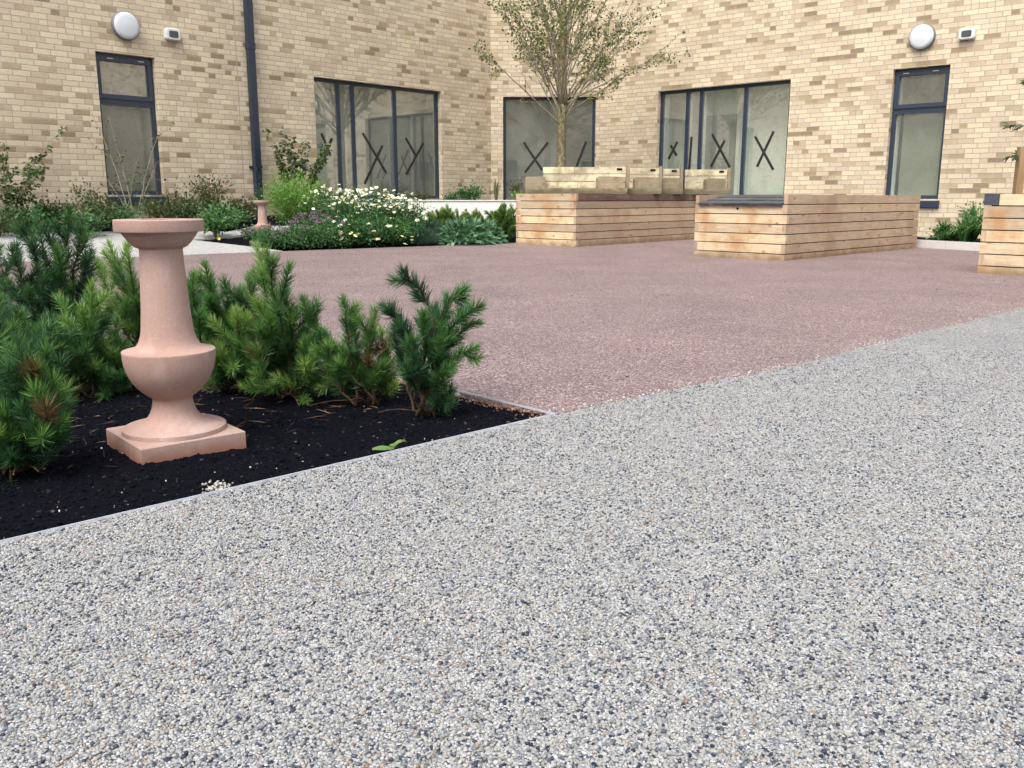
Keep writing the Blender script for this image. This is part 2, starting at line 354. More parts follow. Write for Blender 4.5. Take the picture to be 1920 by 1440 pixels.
def wloc(o):
    p = Vector((0, 0, 0))
    while o: p = p+o.location; o = o.parent
    return p
def finish(me, mats, name, parent):
    for m in (mats if isinstance(mats, (list, tuple)) else [mats]): me.materials.append(m)
    o = bpy.data.objects.new(name, me); COL.objects.link(o)
    if parent is not None: o.parent = parent
    return o
def obj(name, mb, mats, parent=None, origin=None):
    me = bpy.data.meshes.new(name)
    off = wloc(parent) if parent is not None else Vector(origin or (0, 0, 0))
    me.from_pydata([(x-off.x, y-off.y, z-off.z) for x, y, z in mb.v], [], mb.f)
    uvl = me.uv_layers.new(name='UVMap')
    uvl.data.foreach_set('uv', np.array([c for f in mb.uv for p in f for c in p], 'f'))
    a = me.attributes.new('rnd', 'FLOAT', 'FACE'); a.data.foreach_set('value', np.array(mb.r, 'f'))
    me.polygons.foreach_set('material_index', mb.m); me.polygons.foreach_set('use_smooth', mb.smooth)
    me.update()
    o = finish(me, mats, name, parent)
    if parent is None and origin: o.location = origin
    return o
def npobj(name, V, Fc, rnd, mats, parent=None, origin=None):
    """V (n,3), Fc (m,k) equal-sized faces, rnd (m,)"""
    me = bpy.data.meshes.new(name)
    off = np.array(wloc(parent) if parent is not None else (origin or (0, 0, 0)))
    V = (np.asarray(V)-off).astype('f'); Fc = np.asarray(Fc, 'i'); m, k = Fc.shape
    me.vertices.add(len(V)); me.vertices.foreach_set('co', V.ravel())
    me.loops.add(m*k); me.loops.foreach_set('vertex_index', Fc.ravel())
    me.polygons.add(m); me.polygons.foreach_set('loop_start', np.arange(m, dtype='i')*k)
    a = me.attributes.new('rnd', 'FLOAT', 'FACE'); a.data.foreach_set('value', np.asarray(rnd, 'f'))
    me.update(calc_edges=True); me.validate()
    o = finish(me, mats, name, parent)
    if parent is None and origin: o.location = origin
    return o
def tag(o, label=None, cat=None, group=None, kind=None):
    if label: o['label'] = label
    if cat: o['category'] = cat
    if group: o['group'] = group
    if kind: o['kind'] = kind
    return o
def thing(name, loc, label, cat, group=None):
    e = bpy.data.objects.new(name, None); COL.objects.link(e); e.location = tuple(float(q) for q in loc); e.empty_display_size = .2
    return tag(e, label, cat, group)
ID = lambda a, b, c: (a, b, c)

# value noise on numpy arrays
def vnoise(x, y, scale, seed=0, octs=3):
    out = np.zeros_like(x); amp = 1; tot = 0
    for o in range(octs):
        X = x*scale+seed*13.7+o*5.1; Y = y*scale+seed*7.3+o*9.7
        xi = np.floor(X).astype('i8'); yi = np.floor(Y).astype('i8'); fx = X-xi; fy = Y-yi
        fx = fx*fx*(3-2*fx); fy = fy*fy*(3-2*fy)
        def h(i, j):
            q = (i*374761393+j*668265263+seed*974711) & 0x7fffffff
            q = ((q ^ (q >> 13))*1274126177) & 0x7fffffff
            return ((q ^ (q >> 16)) & 0xffff)/65535.0
        out += amp*((h(xi, yi)*(1-fx)+h(xi+1, yi)*fx)*(1-fy)+(h(xi, yi+1)*(1-fx)+h(xi+1, yi+1)*fx)*fy)
        tot += amp; amp *= .5; scale *= 2.1
    return out/tot-.5

# ------------------------------------------------------------------ ground
def grid(name, x0, x1, y0, y1, st, zf, mat):
    xs = np.arange(x0, x1+st, st); ys = np.arange(y0, y1+st, st); X, Y = np.meshgrid(xs, ys)
    Z = zf(X, Y); V = np.stack([X.ravel(), Y.ravel(), Z.ravel()], 1); nx = len(xs); ny = len(ys)
    i = (np.arange(ny-1)[:, None]*nx+np.arange(nx-1)[None, :]).ravel()
    Fc = np.stack([i, i+1, i+nx+1, i+nx], 1)
    o = npobj(name, V, Fc, np.full(len(Fc), .5), mat); o.data.polygons.foreach_set('use_smooth', [True]*len(Fc)); return o
g = MB(); g.add([(-200, -200, -.12), (200, -200, -.12), (200, 200, -.12), (-200, 200, -.12)], [(0, 1, 2, 3)])
tag(obj('ground', g, M['soil']), kind='structure')

def poly(name, pts, mat, z=0.0, zf=None, skirt=.05):
    """flat sheet with a thin skirt so that its cut edge is seen"""
    b = MB(); n = len(pts)
    top = [(p[0], p[1], (zf(p[0], p[1]) if zf else 0)+z) for p in pts]
    b.add(top, [tuple(range(n))])
    for i in range(n):
        a, c = top[i], top[(i+1) % n]
        b.add([a, c, (c[0], c[1], c[2]-skirt), (a[0], a[1], a[2]-skirt)], [(0, 1, 2, 3)])
    o = obj(name, b, mat); return tag(o, kind='structure')
def jitter(pts, st=.012, amp=.004):
    out = []
    for a, b in zip(pts[:-1], pts[1:]):
        a = np.array(a[:2]); b = np.array(b[:2]); L = np.linalg.norm(b-a); k = max(1, int(L/st))
        for i in range(k):
            out.append(a+(b-a)*i/k+rng.uniform(-amp, amp, 2))
    out.append(np.array(pts[-1][:2])); return out
CORNER = gnd(1040, 778)[:2]
sd = np.array((.731, .682)); sp_ = np.array((-.682, .731))
STRIP_L = CORNER-sd*12
BACK = CORNER+sp_*1.72
# smooth boundary between the two gravels
bp = [CORNER, gnd(1170, 751)[:2], gnd(1290, 725)[:2], gnd(1400, 703)[:2], gnd(1500, 683)[:2], gnd(1600, 656)[:2], gnd(1700, 630)[:2], gnd(1810, 604)[:2], gnd(1920, 578)[:2], np.array((5.2, 7.0)), np.array((7.6, 8.6))]
edge = jitter(bp, .014, .0045)
grav = [STRIP_L, *edge, (16, 8.6), (16, -14), (-9, -14)]
gravo = poly('gravel_path', grav, M['gravel'])
K0 = gnd(1720, 464)[:2]; K1 = gnd(1838, 471)[:2]; kd = (K1-K0)/np.linalg.norm(K1-K0)
redp = [*edge, K0+kd*5.2, K0-kd*3.0, (4.2, 15.9), (1.9, 15.7), (.12, 14.06), (-2.98, 11.76), (-4.45, 10.49), (-9.5, 6.12), (-9.5, -3.7), BACK-sd*11.0, BACK]
poly('red_path', redp, M['red'], z=0.0)
wp = [gsl(530, 471), gsl(490, 465), gsl(357, 450), gsl(449, 441.5), gsl(484, 437), gsl(540, 436), gsl(545, 424), gsl(478, 424), gsl(427, 435), gsl(342, 432), gsl(240, 434), gsl(100, 436), gsl(0, 437)]
wl = wp[-1][:2]; pl_ = [p[:2] for p in wp]+[wl-np.array((.72, .69))*4, (-9.5, 6.135), (-4.45, 10.505)]
def tri_sheet():
    b = poly('path', pl_, M['path'], z=.004, zf=lambda x, y: float(T(x, y)), skirt=.06); return b
tri_sheet()
kn_ = np.array((kd[1], -kd[0]));
if kn_[0] < 0: kn_ = -kn_
def soilz(X, Y):
    z = T(X, Y)-.022+vnoise(X, Y, 6, 3)*.03+vnoise(X, Y, 30, 5)*.012
    d = (X-K0[0])*kn_[0]+(Y-K0[1])*kn_[1]
    return np.where(d > .05, .06+vnoise(X, Y, 6, 3)*.04, np.where((d > -1.5) & (X > 2), np.minimum(z, -.03), z))
tag(grid('soil_bed', -10, 9, 8.5, 19.2, .07, soilz, M['soil']), kind='structure')
def nearz(X, Y):
    r = np.hypot(X+.965, Y-2.485)
    return -.016+vnoise(X, Y, 3, 1)*.016+vnoise(X, Y, 24, 2, 4)*.014+vnoise(X, Y, 75, 6, 1)*.006-.004*np.exp(-((r-.3)/.2)**2)
tag(grid('mulch_bed', -4.6, .5, -.2, 5.0, .0095, nearz, M['soil']), kind='structure')
# chips and litter
def scatter(n, x0, x1, y0, y1, inside, zf, smin, smax, flat, name, mat, cat, label):
    P = np.stack([rng.uniform(x0, x1, n), rng.uniform(y0, y1, n)], 1); P = P[inside(P[:, 0], P[:, 1])]; n = len(P)
    z = zf(P[:, 0], P[:, 1]); s = rng.uniform(smin, smax, n)*rng.uniform(.6, 1, n)
    base = np.array([(-1, -1, -1), (1, -1, -1), (1, 1, -1), (-1, 1, -1), (-.7, -.6, 1), (.8, -.7, 1), (.6, .8, 1), (-.8, .7, 1)])*.5
    V = base[None]*np.stack([s, s*rng.uniform(.3, .8, n), s*flat], 1)[:, None, :]+rng.uniform(-.1, .1, (n, 8, 3))*s[:, None, None]*np.array((1, 1, flat))
    a = rng.uniform(0, 6.28, n); tl = rng.normal(0, .35, n)
    x = V[:, :, 0].copy(); zz = V[:, :, 2].copy(); V[:, :, 0] = x*np.cos(tl)[:, None]-zz*np.sin(tl)[:, None]; V[:, :, 2] = x*np.sin(tl)[:, None]+zz*np.cos(tl)[:, None]
    x = V[:, :, 0].copy(); y = V[:, :, 1].copy(); V[:, :, 0] = x*np.cos(a)[:, None]-y*np.sin(a)[:, None]; V[:, :, 1] = x*np.sin(a)[:, None]+y*np.cos(a)[:, None]
    V += np.concatenate([P, (z+s*flat*.3)[:, None]], 1)[:, None, :]
    fq = np.array([(0, 3, 2, 1), (4, 5, 6, 7), (0, 1, 5, 4), (1, 2, 6, 5), (2, 3, 7, 6), (3, 0, 4, 7)])
    Fc = (fq[None]+8*np.arange(n)[:, None, None]).reshape(-1, 4)
    o = npobj(name, V.reshape(-1, 3), Fc, np.repeat(rng.uniform(0, 1, n), 6), mat)
    return tag(o, label, cat, kind='stuff')
def inbed(x, y, m=.01):
    dx = x-CORNER[0]; dy = y-CORNER[1]; a = dx*sd[0]+dy*sd[1]; b = dx*sp_[0]+dy*sp_[1]
    return (a < -m) & (b > m) & (b < 1.7) & (a > -5)
nz = lambda x, y: nearz(x, y)
scatter(26000, -2.6, .2, 1.0, 4.0, inbed, nz, .003, .016, .35, 'bark_chips', M['chip'], 'mulch', 'small dark bark chips covering the bed round the pine bushes')
def nearstrip(x, y):
    dx = x-CORNER[0]; dy = y-CORNER[1]; b = dx*sp_[0]+dy*sp_[1]
    return inbed(x, y, .004) & (rng.uniform(0, 1, len(x)) < .10+.9*np.exp(-(b/.022)**2))
scatter(1700, -1.5, .2, 1.1, 3.4, nearstrip, nz, .002, .0085, .75, 'loose_gravel', M['pebw'], 'stones', 'stray pale stones lying on the dark mulch along the metal edge')
def redstrip(x, y):
    dx = x-CORNER[0]; dy = y-CORNER[1]; a = -(dx*sd[0]+dy*sd[1]); b = dx*sp_[0]+dy*sp_[1]
    return inbed(x, y, .004) & (a < .07) & (rng.uniform(0, 1, len(x)) < np.exp(-(a/.035)**2))
scatter(9000, -.6, .2, 2.7, 3.6, redstrip, lambda x, y: nearz(x, y)+.003, .005, .010, .8, 'spilt_red_gravel', M['pebr'], 'stones', 'reddish brown stones spilt inside the bed along its right metal edge')
def gravel_stones():
    m, nt, out = newmat('gravel stone'); n = N(nt)
    at_ = n.n('Attribute', attribute_name='rnd'); at_.attribute_type = 'INSTANCER'; f = at_.outputs['Fac']
    c = n.ramp(f, [(0, (.012, .018, .04)), (.05, (.035, .045, .07)), (.12, (.13, .14, .16)), (.28, (.235, .245, .25)), (.48, (.30, .305, .30)), (.64, (.31, .29, .25)), (.73, (.345, .345, .335)), (.93, (.40, .405, .40)), (.975, (.27, .22, .16)), (1, (.20, .14, .10))])
    c = n.mix(1.0, c, n.ramp(n.noise(n.coord(), 420, 3), [(.3, (.85, .85, .85)), (.7, (1.08, 1.08, 1.08))]), 'MULTIPLY')
    nt.links.new(n.bsdf(c, .5, None, .35), out.inputs[0])
    import bmesh
    bm = bmesh.new(); bmesh.ops.create_icosphere(bm, subdivisions=2, radius=1)
    for v in bm.verts: v.co *= 1+.10*math.sin(v.co.x*3.1+v.co.y*2.3)+.07*math.sin(v.co.z*5+v.co.x*2)
    for f_ in bm.faces: f_.smooth = True
    src_me = bpy.data.meshes.new('stone_source'); bm.to_mesh(src_me); src_me.materials.append(m)
    st = .0047; xs = np.arange(-3.2, 3.4, st); ys = np.arange(.55, 4.1, st*.9); X_, Y_ = np.meshgrid(xs, ys); X_[::2] += st/2
    P = np.stack([X_.ravel(), Y_.ravel()], 1); P = P[np.abs(P[:, 0]) < .66*P[:, 1]+.12]
    P = P+rng.uniform(-.0019, .0019, P.shape); keep = rng.uniform(0, 1, len(P)) < np.clip((4.2-P[:, 1])/1.4, 0, 1)*.93
    P = P[keep]
    E_ = np.array([np.asarray(q)[:2] for q in bp]); dx = P-CORNER; a = dx@sd; b = dx@sp_
    left = (a < 0) & (b < -.003)
    yb = np.interp(P[:, 0], E_[:, 0], E_[:, 1]); right = (a >= 0) & (P[:, 1] < yb+rng.normal(-.002, .003, len(P))) & (P[:, 0] > CORNER[0]-.05)
    P = P[left | (right & (b < 1))]; n_ = len(P)
    sz = rng.uniform(.0018, .0030, n_)*np.where(rng.uniform(0, 1, n_) < .08, 1.25, 1)
    lump = vnoise(P[:, 0], P[:, 1], 60, 21, 2)
    V = np.concatenate([P, (.0003+lump*.004+rng.uniform(-.0019, .0014, n_))[:, None]], 1).astype('f')
    me = bpy.data.meshes.new('gravel_points'); me.vertices.add(n_); me.vertices.foreach_set('co', V.ravel())
    big = np.clip(rng.uniform(0, 1, n_)+vnoise(P[:, 0], P[:, 1], 5, 31, 3)*.12, 0, 1)
    for nm, ty, val in (('rnd', 'FLOAT', big), ('scl', 'FLOAT_VECTOR', np.stack([sz*rng.uniform(1, 1.35, n_), sz*rng.uniform(.85, 1.1, n_), sz*rng.uniform(.7, 1, n_)], 1)), ('rot', 'FLOAT_VECTOR', np.stack([rng.normal(0, .35, n_), rng.normal(0, .35, n_), rng.uniform(0, 6.28, n_)], 1))):
        at2 = me.attributes.new(nm, ty, 'POINT'); at2.data.foreach_set('value' if ty == 'FLOAT' else 'vector', val.astype('f').ravel())
    me.update()
    o = bpy.data.objects.new('gravel_stones', me); COL.objects.link(o); me.materials.append(m)
    so_ = bpy.data.objects.new('stone_source', src_me)      # not linked: only read by the node group
    ng = bpy.data.node_groups.new('stones', 'GeometryNodeTree'); ng.interface.new_socket('Geometry', in_out='INPUT', socket_type='NodeSocketGeometry'); ng.interface.new_socket('Geometry', in_out='OUTPUT', socket_type='NodeSocketGeometry')
    gi = ng.nodes.new('NodeGroupInput'); go = ng.nodes.new('NodeGroupOutput'); ip = ng.nodes.new('GeometryNodeInstanceOnPoints'); oi = ng.nodes.new('GeometryNodeObjectInfo'); oi.inputs[0].default_value = so_
    def na(nm): q = ng.nodes.new('GeometryNodeInputNamedAttribute'); q.data_type = 'FLOAT_VECTOR'; q.inputs[0].default_value = nm; return q.outputs[0]
    ng.links.new(gi.outputs[0], ip.inputs['Points']); ng.links.new(oi.outputs['Geometry'], ip.inputs['Instance']); ng.links.new(na('scl'), ip.inputs['Scale'])
    er = ng.nodes.new('FunctionNodeEulerToRotation'); ng.links.new(na('rot'), er.inputs[0]); ng.links.new(er.outputs[0], ip.inputs['Rotation']); ng.links.new(ip.outputs[0], go.inputs[0])
    md = o.modifiers.new('stones', 'NODES'); md.node_group = ng
    tag(o, 'pale grey, white and navy resin bound stones of the foreground gravel', 'gravel', kind='stuff')
    print('STONES', n_)
gravel_stones()
def join_scatter(name, mat, n, side, label, smin=.004, smax=.008):
    P = []
    E_ = np.array([np.asarray(q)[:2] for q in bp[:10]])
    for _ in range(n):
        k = int(rng.integers(0, len(E_)-1)); f = rng.uniform(); q = E_[k]*(1-f)+E_[k+1]*f; d = E_[k+1]-E_[k]; d = d/np.linalg.norm(d); nn = np.array((-d[1], d[0]))
        P.append(q+nn*side*abs(rng.normal(0, .03)))
    P = np.array(P); lut = {}
    return P
def lay(name, P, mat, cat, label, smin, smax, flat=.7, z0=.0):
    n = len(P); s = rng.uniform(smin, smax, n); base = np.array([(-1, -1, -1), (1, -1, -1), (1, 1, -1), (-1, 1, -1), (-.7, -.6, 1), (.8, -.7, 1), (.6, .8, 1), (-.8, .7, 1)])*.5
    V = base[None]*np.stack([s, s*rng.uniform(.5, .9, n), s*flat], 1)[:, None, :]; a = rng.uniform(0, 6.28, n)
    x = V[:, :, 0].copy(); y = V[:, :, 1].copy(); V[:, :, 0] = x*np.cos(a)[:, None]-y*np.sin(a)[:, None]; V[:, :, 1] = x*np.sin(a)[:, None]+y*np.cos(a)[:, None]
    V += np.concatenate([P, (z0+s*flat*.4)[:, None]], 1)[:, None, :]
    fq = np.array([(0, 3, 2, 1), (4, 5, 6, 7), (0, 1, 5, 4), (1, 2, 6, 5), (2, 3, 7, 6), (3, 0, 4, 7)]); Fc = (fq[None]+8*np.arange(n)[:, None, None]).reshape(-1, 4)
    tag(npobj(name, V.reshape(-1, 3), Fc, np.repeat(rng.uniform(0, 1, n), 6), mat), label, cat, kind='stuff')
lay('stray_pale_stones', join_scatter('', None, 260, 1, ''), M['pebw'], 'stones', 'stray pale stones strayed over the join onto the red gravel', .004, .008)
lay('stray_red_stones', join_scatter('', None, 130, -1, ''), M['pebr'], 'stones', 'stray reddish stones strayed over the join onto the pale gravel', .002, .006)
Q = np.stack([rng.uniform(-2.5, 6.5, 150), rng.uniform(1.2, 12.5, 150)], 1); Q = Q[~inbed(Q[:, 0], Q[:, 1], -.1)]; Q = Q[(np.abs(Q[:, 0]) < .62*Q[:, 1]) & ((NP[0]*(Q[:, 0]-P0[0])+NP[1]*(Q[:, 1]-P0[1])) < -.3)]
lay('debris', Q, M['litter'], 'litter', 'tiny dark leaf and soil crumbs scattered over the gravel', .006, .016, .2)
# heap of pale stones
def heap(x, y): return np.hypot((x-HX[0])*1.0, (y-HX[1])*.7) < .038*rng.uniform(.3, 1, len(x))
HX = gnd(405, 908)[:2]
scatter(420, HX[0]-.05, HX[0]+.05, HX[1]-.06, HX[1]+.06, heap, lambda x, y: nearz(x, y)+rng.uniform(0, .014, len(x)), .005, .009, .85, 'pale_stone_heap', M['pebw'], 'stones', 'small clump of cream stones spilt on the mulch in front of the near pedestal')
# dry pine needles and twigs
def litter():
    n = 480; P = []
    while len(P) < n:
        x, y = rng.uniform(-2.2, .1), rng.uniform(1.5, 3.9)
        if inbed(np.array([x]), np.array([y]), .05)[0] and (y-.93*x > 3.22 or rng.uniform() < .035): P.append((x, y))
    P = np.array(P); z = nearz(P[:, 0], P[:, 1])+.006; a = rng.uniform(0, 6.28, n); L = rng.uniform(.012, .045, n); w = rng.uniform(.0005, .0012, n)
    d = np.stack([np.cos(a), np.sin(a), rng.normal(0, .18, n)], 1); q = np.stack([-np.sin(a), np.cos(a), np.zeros(n)], 1)
    c = np.concatenate([P, z[:, None]], 1)
    V = np.stack([c-d*L[:, None]-q*w[:, None], c+d*L[:, None]-q*w[:, None]*.4, c+d*L[:, None]*.2+q*w[:, None]+np.array((0, 0, .002)), c-d*L[:, None]*.8+q*w[:, None]], 1)
    tag(npobj('needle_litter', V.reshape(-1, 3), np.arange(4*n).reshape(n, 4), rng.uniform(0, 1, n), M['litter']), 'dry brown pine needles and twigs lying on the mulch', 'litter', kind='stuff')
litter()
def strip(name, a, b, label, top=.006):
    a = np.array(a[:2]); b = np.array(b[:2]); d = (b-a)/np.linalg.norm(b-a); q = np.array((-d[1], d[0])); L = np.linalg.norm(b-a)
    W = lambda s, o, z: (a[0]+d[0]*s+q[0]*o, a[1]+d[1]*s+q[1]*o, z)
    m = MB(); k = 40
    for i in range(k):
        o1 = math.sin(i*.7)*.0008
        m.box(W, (L*i/k, L*(i+1)/k), (-.0011+o1, .0011+o1), (-.06, top), .5)
    return tag(obj(name, m, M['metal'], None, (float(a[0]), float(a[1]), 0)), label, 'edging')
strip('metal_edging', CORNER-sd*5, CORNER, 'long thin aluminium edging between the black mulch bed and the pale gravel')
strip('metal_edging', CORNER, BACK, 'thin aluminium edging between the black mulch bed and the red gravel')

# ------------------------------------------------------------------ building
C0 = 19.0
CL = np.array(((921-960)/1716*C0, C0)); CR = np.array(((1122-960)/1716*C0, C0))
def frame_of(P, az):
    d = np.array((math.sin(R(az)), math.cos(R(az)))); q = np.array((-d[1], d[0]))
    if q[1] < 0: q = -q
    return lambda s, o, z: (P[0]+d[0]*s+q[0]*o, P[1]+d[1]*s+q[1]*o, z), d, q
WL, dL, qL = frame_of(CL, 42.4); WR, dR, qR = frame_of(CR, -47.6); WC, dC, qC = frame_of(CL, 90)
TOP = 6.6; REV = .10
def wall_mesh(mb, W, s0, s1, z0, z1, holes, rev=REV, usign=1, uoff=0):
    ss = sorted({s0, s1, *[h[0] for h in holes], *[h[1] for h in holes]})
    zs = sorted({z0, z1, *[h[2] for h in holes], *[h[3] for h in holes]})
    for a, b in zip(ss[:-1], ss[1:]):
        for c, d in zip(zs[:-1], zs[1:]):
            m, k = (a+b)/2, (c+d)/2
            if any(h[0] < m < h[1] and h[2] < k < h[3] for h in holes): continue
            mb.add([W(a, 0, c), W(b, 0, c), W(b, 0, d), W(a, 0, d)], [(0, 1, 2, 3)], [[(a*usign+uoff, c), (b*usign+uoff, c), (b*usign+uoff, d), (a*usign+uoff, d)]])
    for a, b, c, d in holes:
        for s in (a, b):
            mb.add([W(s, 0, c), W(s, rev, c), W(s, rev, d), W(s, 0, d)], [(0, 1, 2, 3)], [[(s, c), (s+rev, c), (s+rev, d), (s, d)]])
        for z in (c, d):
            mb.add([W(a, 0, z), W(b, 0, z), W(b, rev, z), W(a, rev, z)], [(0, 1, 2, 3)], [[(a, z+.03), (b, z+.03), (b, z+.03+rev*.3), (a, z+.03+rev*.3)]])
building = thing('brick_building', (0.7, 19.0, 0), 'buff brick building of two wings meeting round the courtyard corner', 'building')
HB = 2.68
holesL = [(-4.31, -1.38, .66, HB), (-7.95, -7.09, .72, HB)]
holesR = [(-4.10, -1.39, .66, HB+.01), (-6.70, -5.84, .66, HB+.01)]
cs = (.25, 2.14)
wm = MB()
wall_mesh(wm, WL, -34, 0, -.1, TOP, holesL)
wall_mesh(wm, WC, 0, float(CR[0]-CL[0]), -.1, TOP, [(cs[0], cs[1], .5, HB+.01)], uoff=.09)
wall_mesh(wm, WR, -34, 0, -.1, TOP, holesR, usign=-1, uoff=.06)
# parapet tops and backs so the wings have depth
for W, a in ((WL, (-34, .0)), (WR, (-34, .0))):
    wm.box(W, a, (.02, .30), (TOP+.002, TOP+.12))
    wm.box(W, a, (6.0, 6.2), (-.1, TOP))
wallo = obj('wall', wm, M['brick'], building)
rf = MB()
for W, a in ((WL, (-34, 8)), (WR, (-34, 8))): rf.box(W, a, (.31, 5.99), (TOP-.4, TOP-.25))
obj('roof', rf, M['concrete'], building)

def window(W, hole, muls, flip=1, casement=None, sill=None, tapes=(), inner_side=1, label=None):
    a, b, c, d = hole; o0, o1 = REV-.005, REV+.065; fw = .058
    fr = MB()
    fr.box(W, (a+.002, b-.002), (o0, o1), (d-fw, d-.002), .5)
    fr.box(W, (a+.002, b-.002), (o0, o1), (c+.002, c+fw), .5)
    fr.box(W, (a+.002, a+fw), (o0, o1), (c+fw, d-fw), .5)
    fr.box(W, (b-fw, b-.002), (o0, o1), (c+fw, d-fw), .5)
    xs = [a+fw]+[x for m in muls for x in (m-.032, m+.032)]+[b-fw]
    for m in muls: fr.box(W, (m-.032, m+.032), (o0+.003, o1-.002), (c+fw, d-fw), .5)
    wobj = obj('window', fr, M['frame'], building)
    if label: wobj['label'] = label
    ib = MB()
    # white inner face of the frame, deeper than the outer
    for m in muls: ib.box(W, (m-.03, m+.03), (o1+.002, o1+.10), (c+fw, d-fw), .5)
    for s0, s1 in ((a+.004, a+.06), (b-.06, b-.004)): ib.box(W, (s0, s1), (o1+.002, o1+.16), (c+.004, d-.004), .5)
    ib.box(W, (a+.062, b-.062), (o1+.002, o1+.16), (c+.004, c+.05), .5)
    obj('inner_lining', ib, M['inner'], wobj)
    zt = None
    if casement:
        zt = casement
        cf = MB(); k = .062; a2, b2, c2, d2 = a+.02, b-.02, zt+.045, d-.045
        cf.box(W, (a2, b2), (o0-.022, o0-.002), (d2-k, d2), .5); cf.box(W, (a2, b2), (o0-.022, o0-.002), (c2, c2+k), .5)
        cf.box(W, (a2, a2+k), (o0-.022, o0-.002), (c2+k, d2-k), .5); cf.box(W, (b2-k, b2), (o0-.022, o0-.002), (c2+k, d2-k), .5)
        obj('casement', cf, M['frame'], wobj)
        tr = MB(); tr.box(W, (a+fw, b-fw), (o0+.002, o1), (zt-.04, zt+.04), .5); obj('transom', tr, M['frame'], wobj)
        for q in (.22, .74):
            ht = MB(); s = a+(b-a)*q; ht.box(W, (s, s+.09), (o0-.027, o0-.023), (d2-.028, d2-.018), .5)
            obj('trickle_vent', ht, M['housing'], wobj)
    for x0, x1 in zip(xs[0::2], xs[1::2]):
        for z0, z1 in ([(c+fw, d-fw)] if not zt else [(c+fw, zt-.04), (zt+.04, d-fw)]):
            p = MB(); o = (o0+o1)/2-.01
            tilt = random.uniform(-.0012, .0012)
            p.add([W(x0-.003, o, z0), W(x1+.003, o+tilt, z0), W(x1+.003, o+tilt, z1), W(x0-.003, o, z1)], [(0, 1, 2, 3)])
            obj('pane', p, M['filmglass' if casement and z0 < 1.5 else 'glass'], wobj)
    for t in tapes:
        tb = MB()
        for (s0, z0), (s1, z1) in t:
            dd = np.array((s1-s0, z1-z0)); dd /= np.linalg.norm(dd); nn = np.array((-dd[1], dd[0]))*.026
            o = (o0+o1)/2-.014-.0025*len(tb.f)/6
            e = [(s0+nn[0], z0+nn[1]), (s0-nn[0]*.8, z0-nn[1]*.8), (s1-nn[0], z1-nn[1]), (s1+nn[0]*.9, z1+nn[1]*.9)]
            vs = [W(x, o, z) for x, z in e]+[W(x, o-.0015, z) for x, z in e]
            tb.add(vs, [(0, 1, 2, 3), (4, 5, 6, 7), (0, 1, 5, 4), (1, 2, 6, 5), (2, 3, 7, 6), (3, 0, 4, 7)])
        obj('tape_cross', tb, M['tape'], wobj)
    if sill:
        sb = MB(); e = sill
        v = [W(a-.03, REV+.01, c+.0), W(b+.03, REV+.01, c+.0), W(b+.03, -.05, c-.03), W(a-.03, -.05, c-.03)]
        v2 = [(x, y, z-.004) for x, y, z in v]
        low = [W(a-.03, -.05, c-.03-e), W(b+.03, -.05, c-.03-e), W(b+.03, .002, c-.035-e), W(a-.03, .002, c-.035-e)]
        sb.add(v+low, [(0, 1, 2, 3), (3, 2, 5, 4), (4, 5, 6, 7), (1, 2, 5, 6), (0, 3, 4, 7)])
        obj('sill', sb, M['frame'], wobj)
    if casement:
        bl = MB(); l0, l1 = (a+.05, b-.14) if flip > 0 else (a+.05, b-.13)
        bl.box(W, (l0, l1), (o1+.12, o1+.125), (c+.06, casement-.02), .5); obj('blind', bl, M['blind'], wobj)  # dark panel added so the lower narrow pane looks darker
    # room behind the opening, made shallow so its back wall catches daylight
    rm = MB(); A, B = a-.45, b+.5; o2 = o1+.165; o3 = 2.6 if casement else 1.5 if a > 0 else .85; z0, z1 = c-.2 if c > .6 else c-.02, d+.15
    z0 = .42
    q = [W(A, o2, z0), W(B, o2, z0), W(B, o2, z1), W(A, o2, z1), W(A, o3, z0), W(B, o3, z0), W(B, o3, z1), W(A, o3, z1)]
    rm.add(q, [(4, 5, 6, 7), (0, 4, 7, 3), (1, 5, 6, 2), (3, 2, 6, 7)])
    rm.add([q[0], q[1], q[5], q[4]], [(0, 1, 2, 3)], mi=1)
    # inner face of the outer wall round the opening
    for s0, s1, y0, y1 in ((A, a, z0, z1), (b, B, z0, z1), (a, b, d, z1), (a, b, z0, c)):
        if y1 > y0: rm.add([W(s0, o2, y0), W(s1, o2, y0), W(s1, o2, y1), W(s0, o2, y1)], [(0, 1, 2, 3)])
    obj('room', rm, [M['plaster'], M['roomfloor']], building)
    dr = MB(); ds = a+(b-a)*.62 if flip > 0 else b-1.25
    dr.box(W, (ds, ds+(1.0 if flip > 0 else .8)), (o3-.06, o3-.01), (z0+.01, 2.25), .5)
    obj('interior_door', dr, M['doorm'], building)
    return wobj
crossL = [[((-4.12, 1.77), (-3.94, 1.40)), ((-3.90, 1.70), (-4.12, 1.30))],
          [((-3.22, 1.82), (-2.69, 1.13)), ((-2.77, 1.62), (-3.21, .93))],
          [((-2.20, 1.78), (-1.93, 1.44)), ((-1.76, 1.71), (-2.21, 1.11))]]
crossC = [[((.67, 1.80), (1.06, 1.24)), ((1.17, 1.80), (.70, 1.19))], [((1.96, 1.82), (1.77, 1.31))]]
crossR = [[((-1.79, 1.74), (-1.60, 1.42)), ((-1.64, 1.68), (-1.78, 1.48))], [((-2.10, 1.82), (-2.07, 1.10))],
          [((-2.54, 1.85), (-2.94, 1.23)), ((-2.81, 1.72), (-2.54, 1.25))], [((-3.42, 1.77), (-3.81, 1.17)), ((-3.78, 1.84), (-3.49, 1.23))]]
window(WL, holesL[0], (-3.745, -3.425, -2.46), 1, sill=.03, tapes=crossL, label='wide four light window in the left wing with taped crosses')
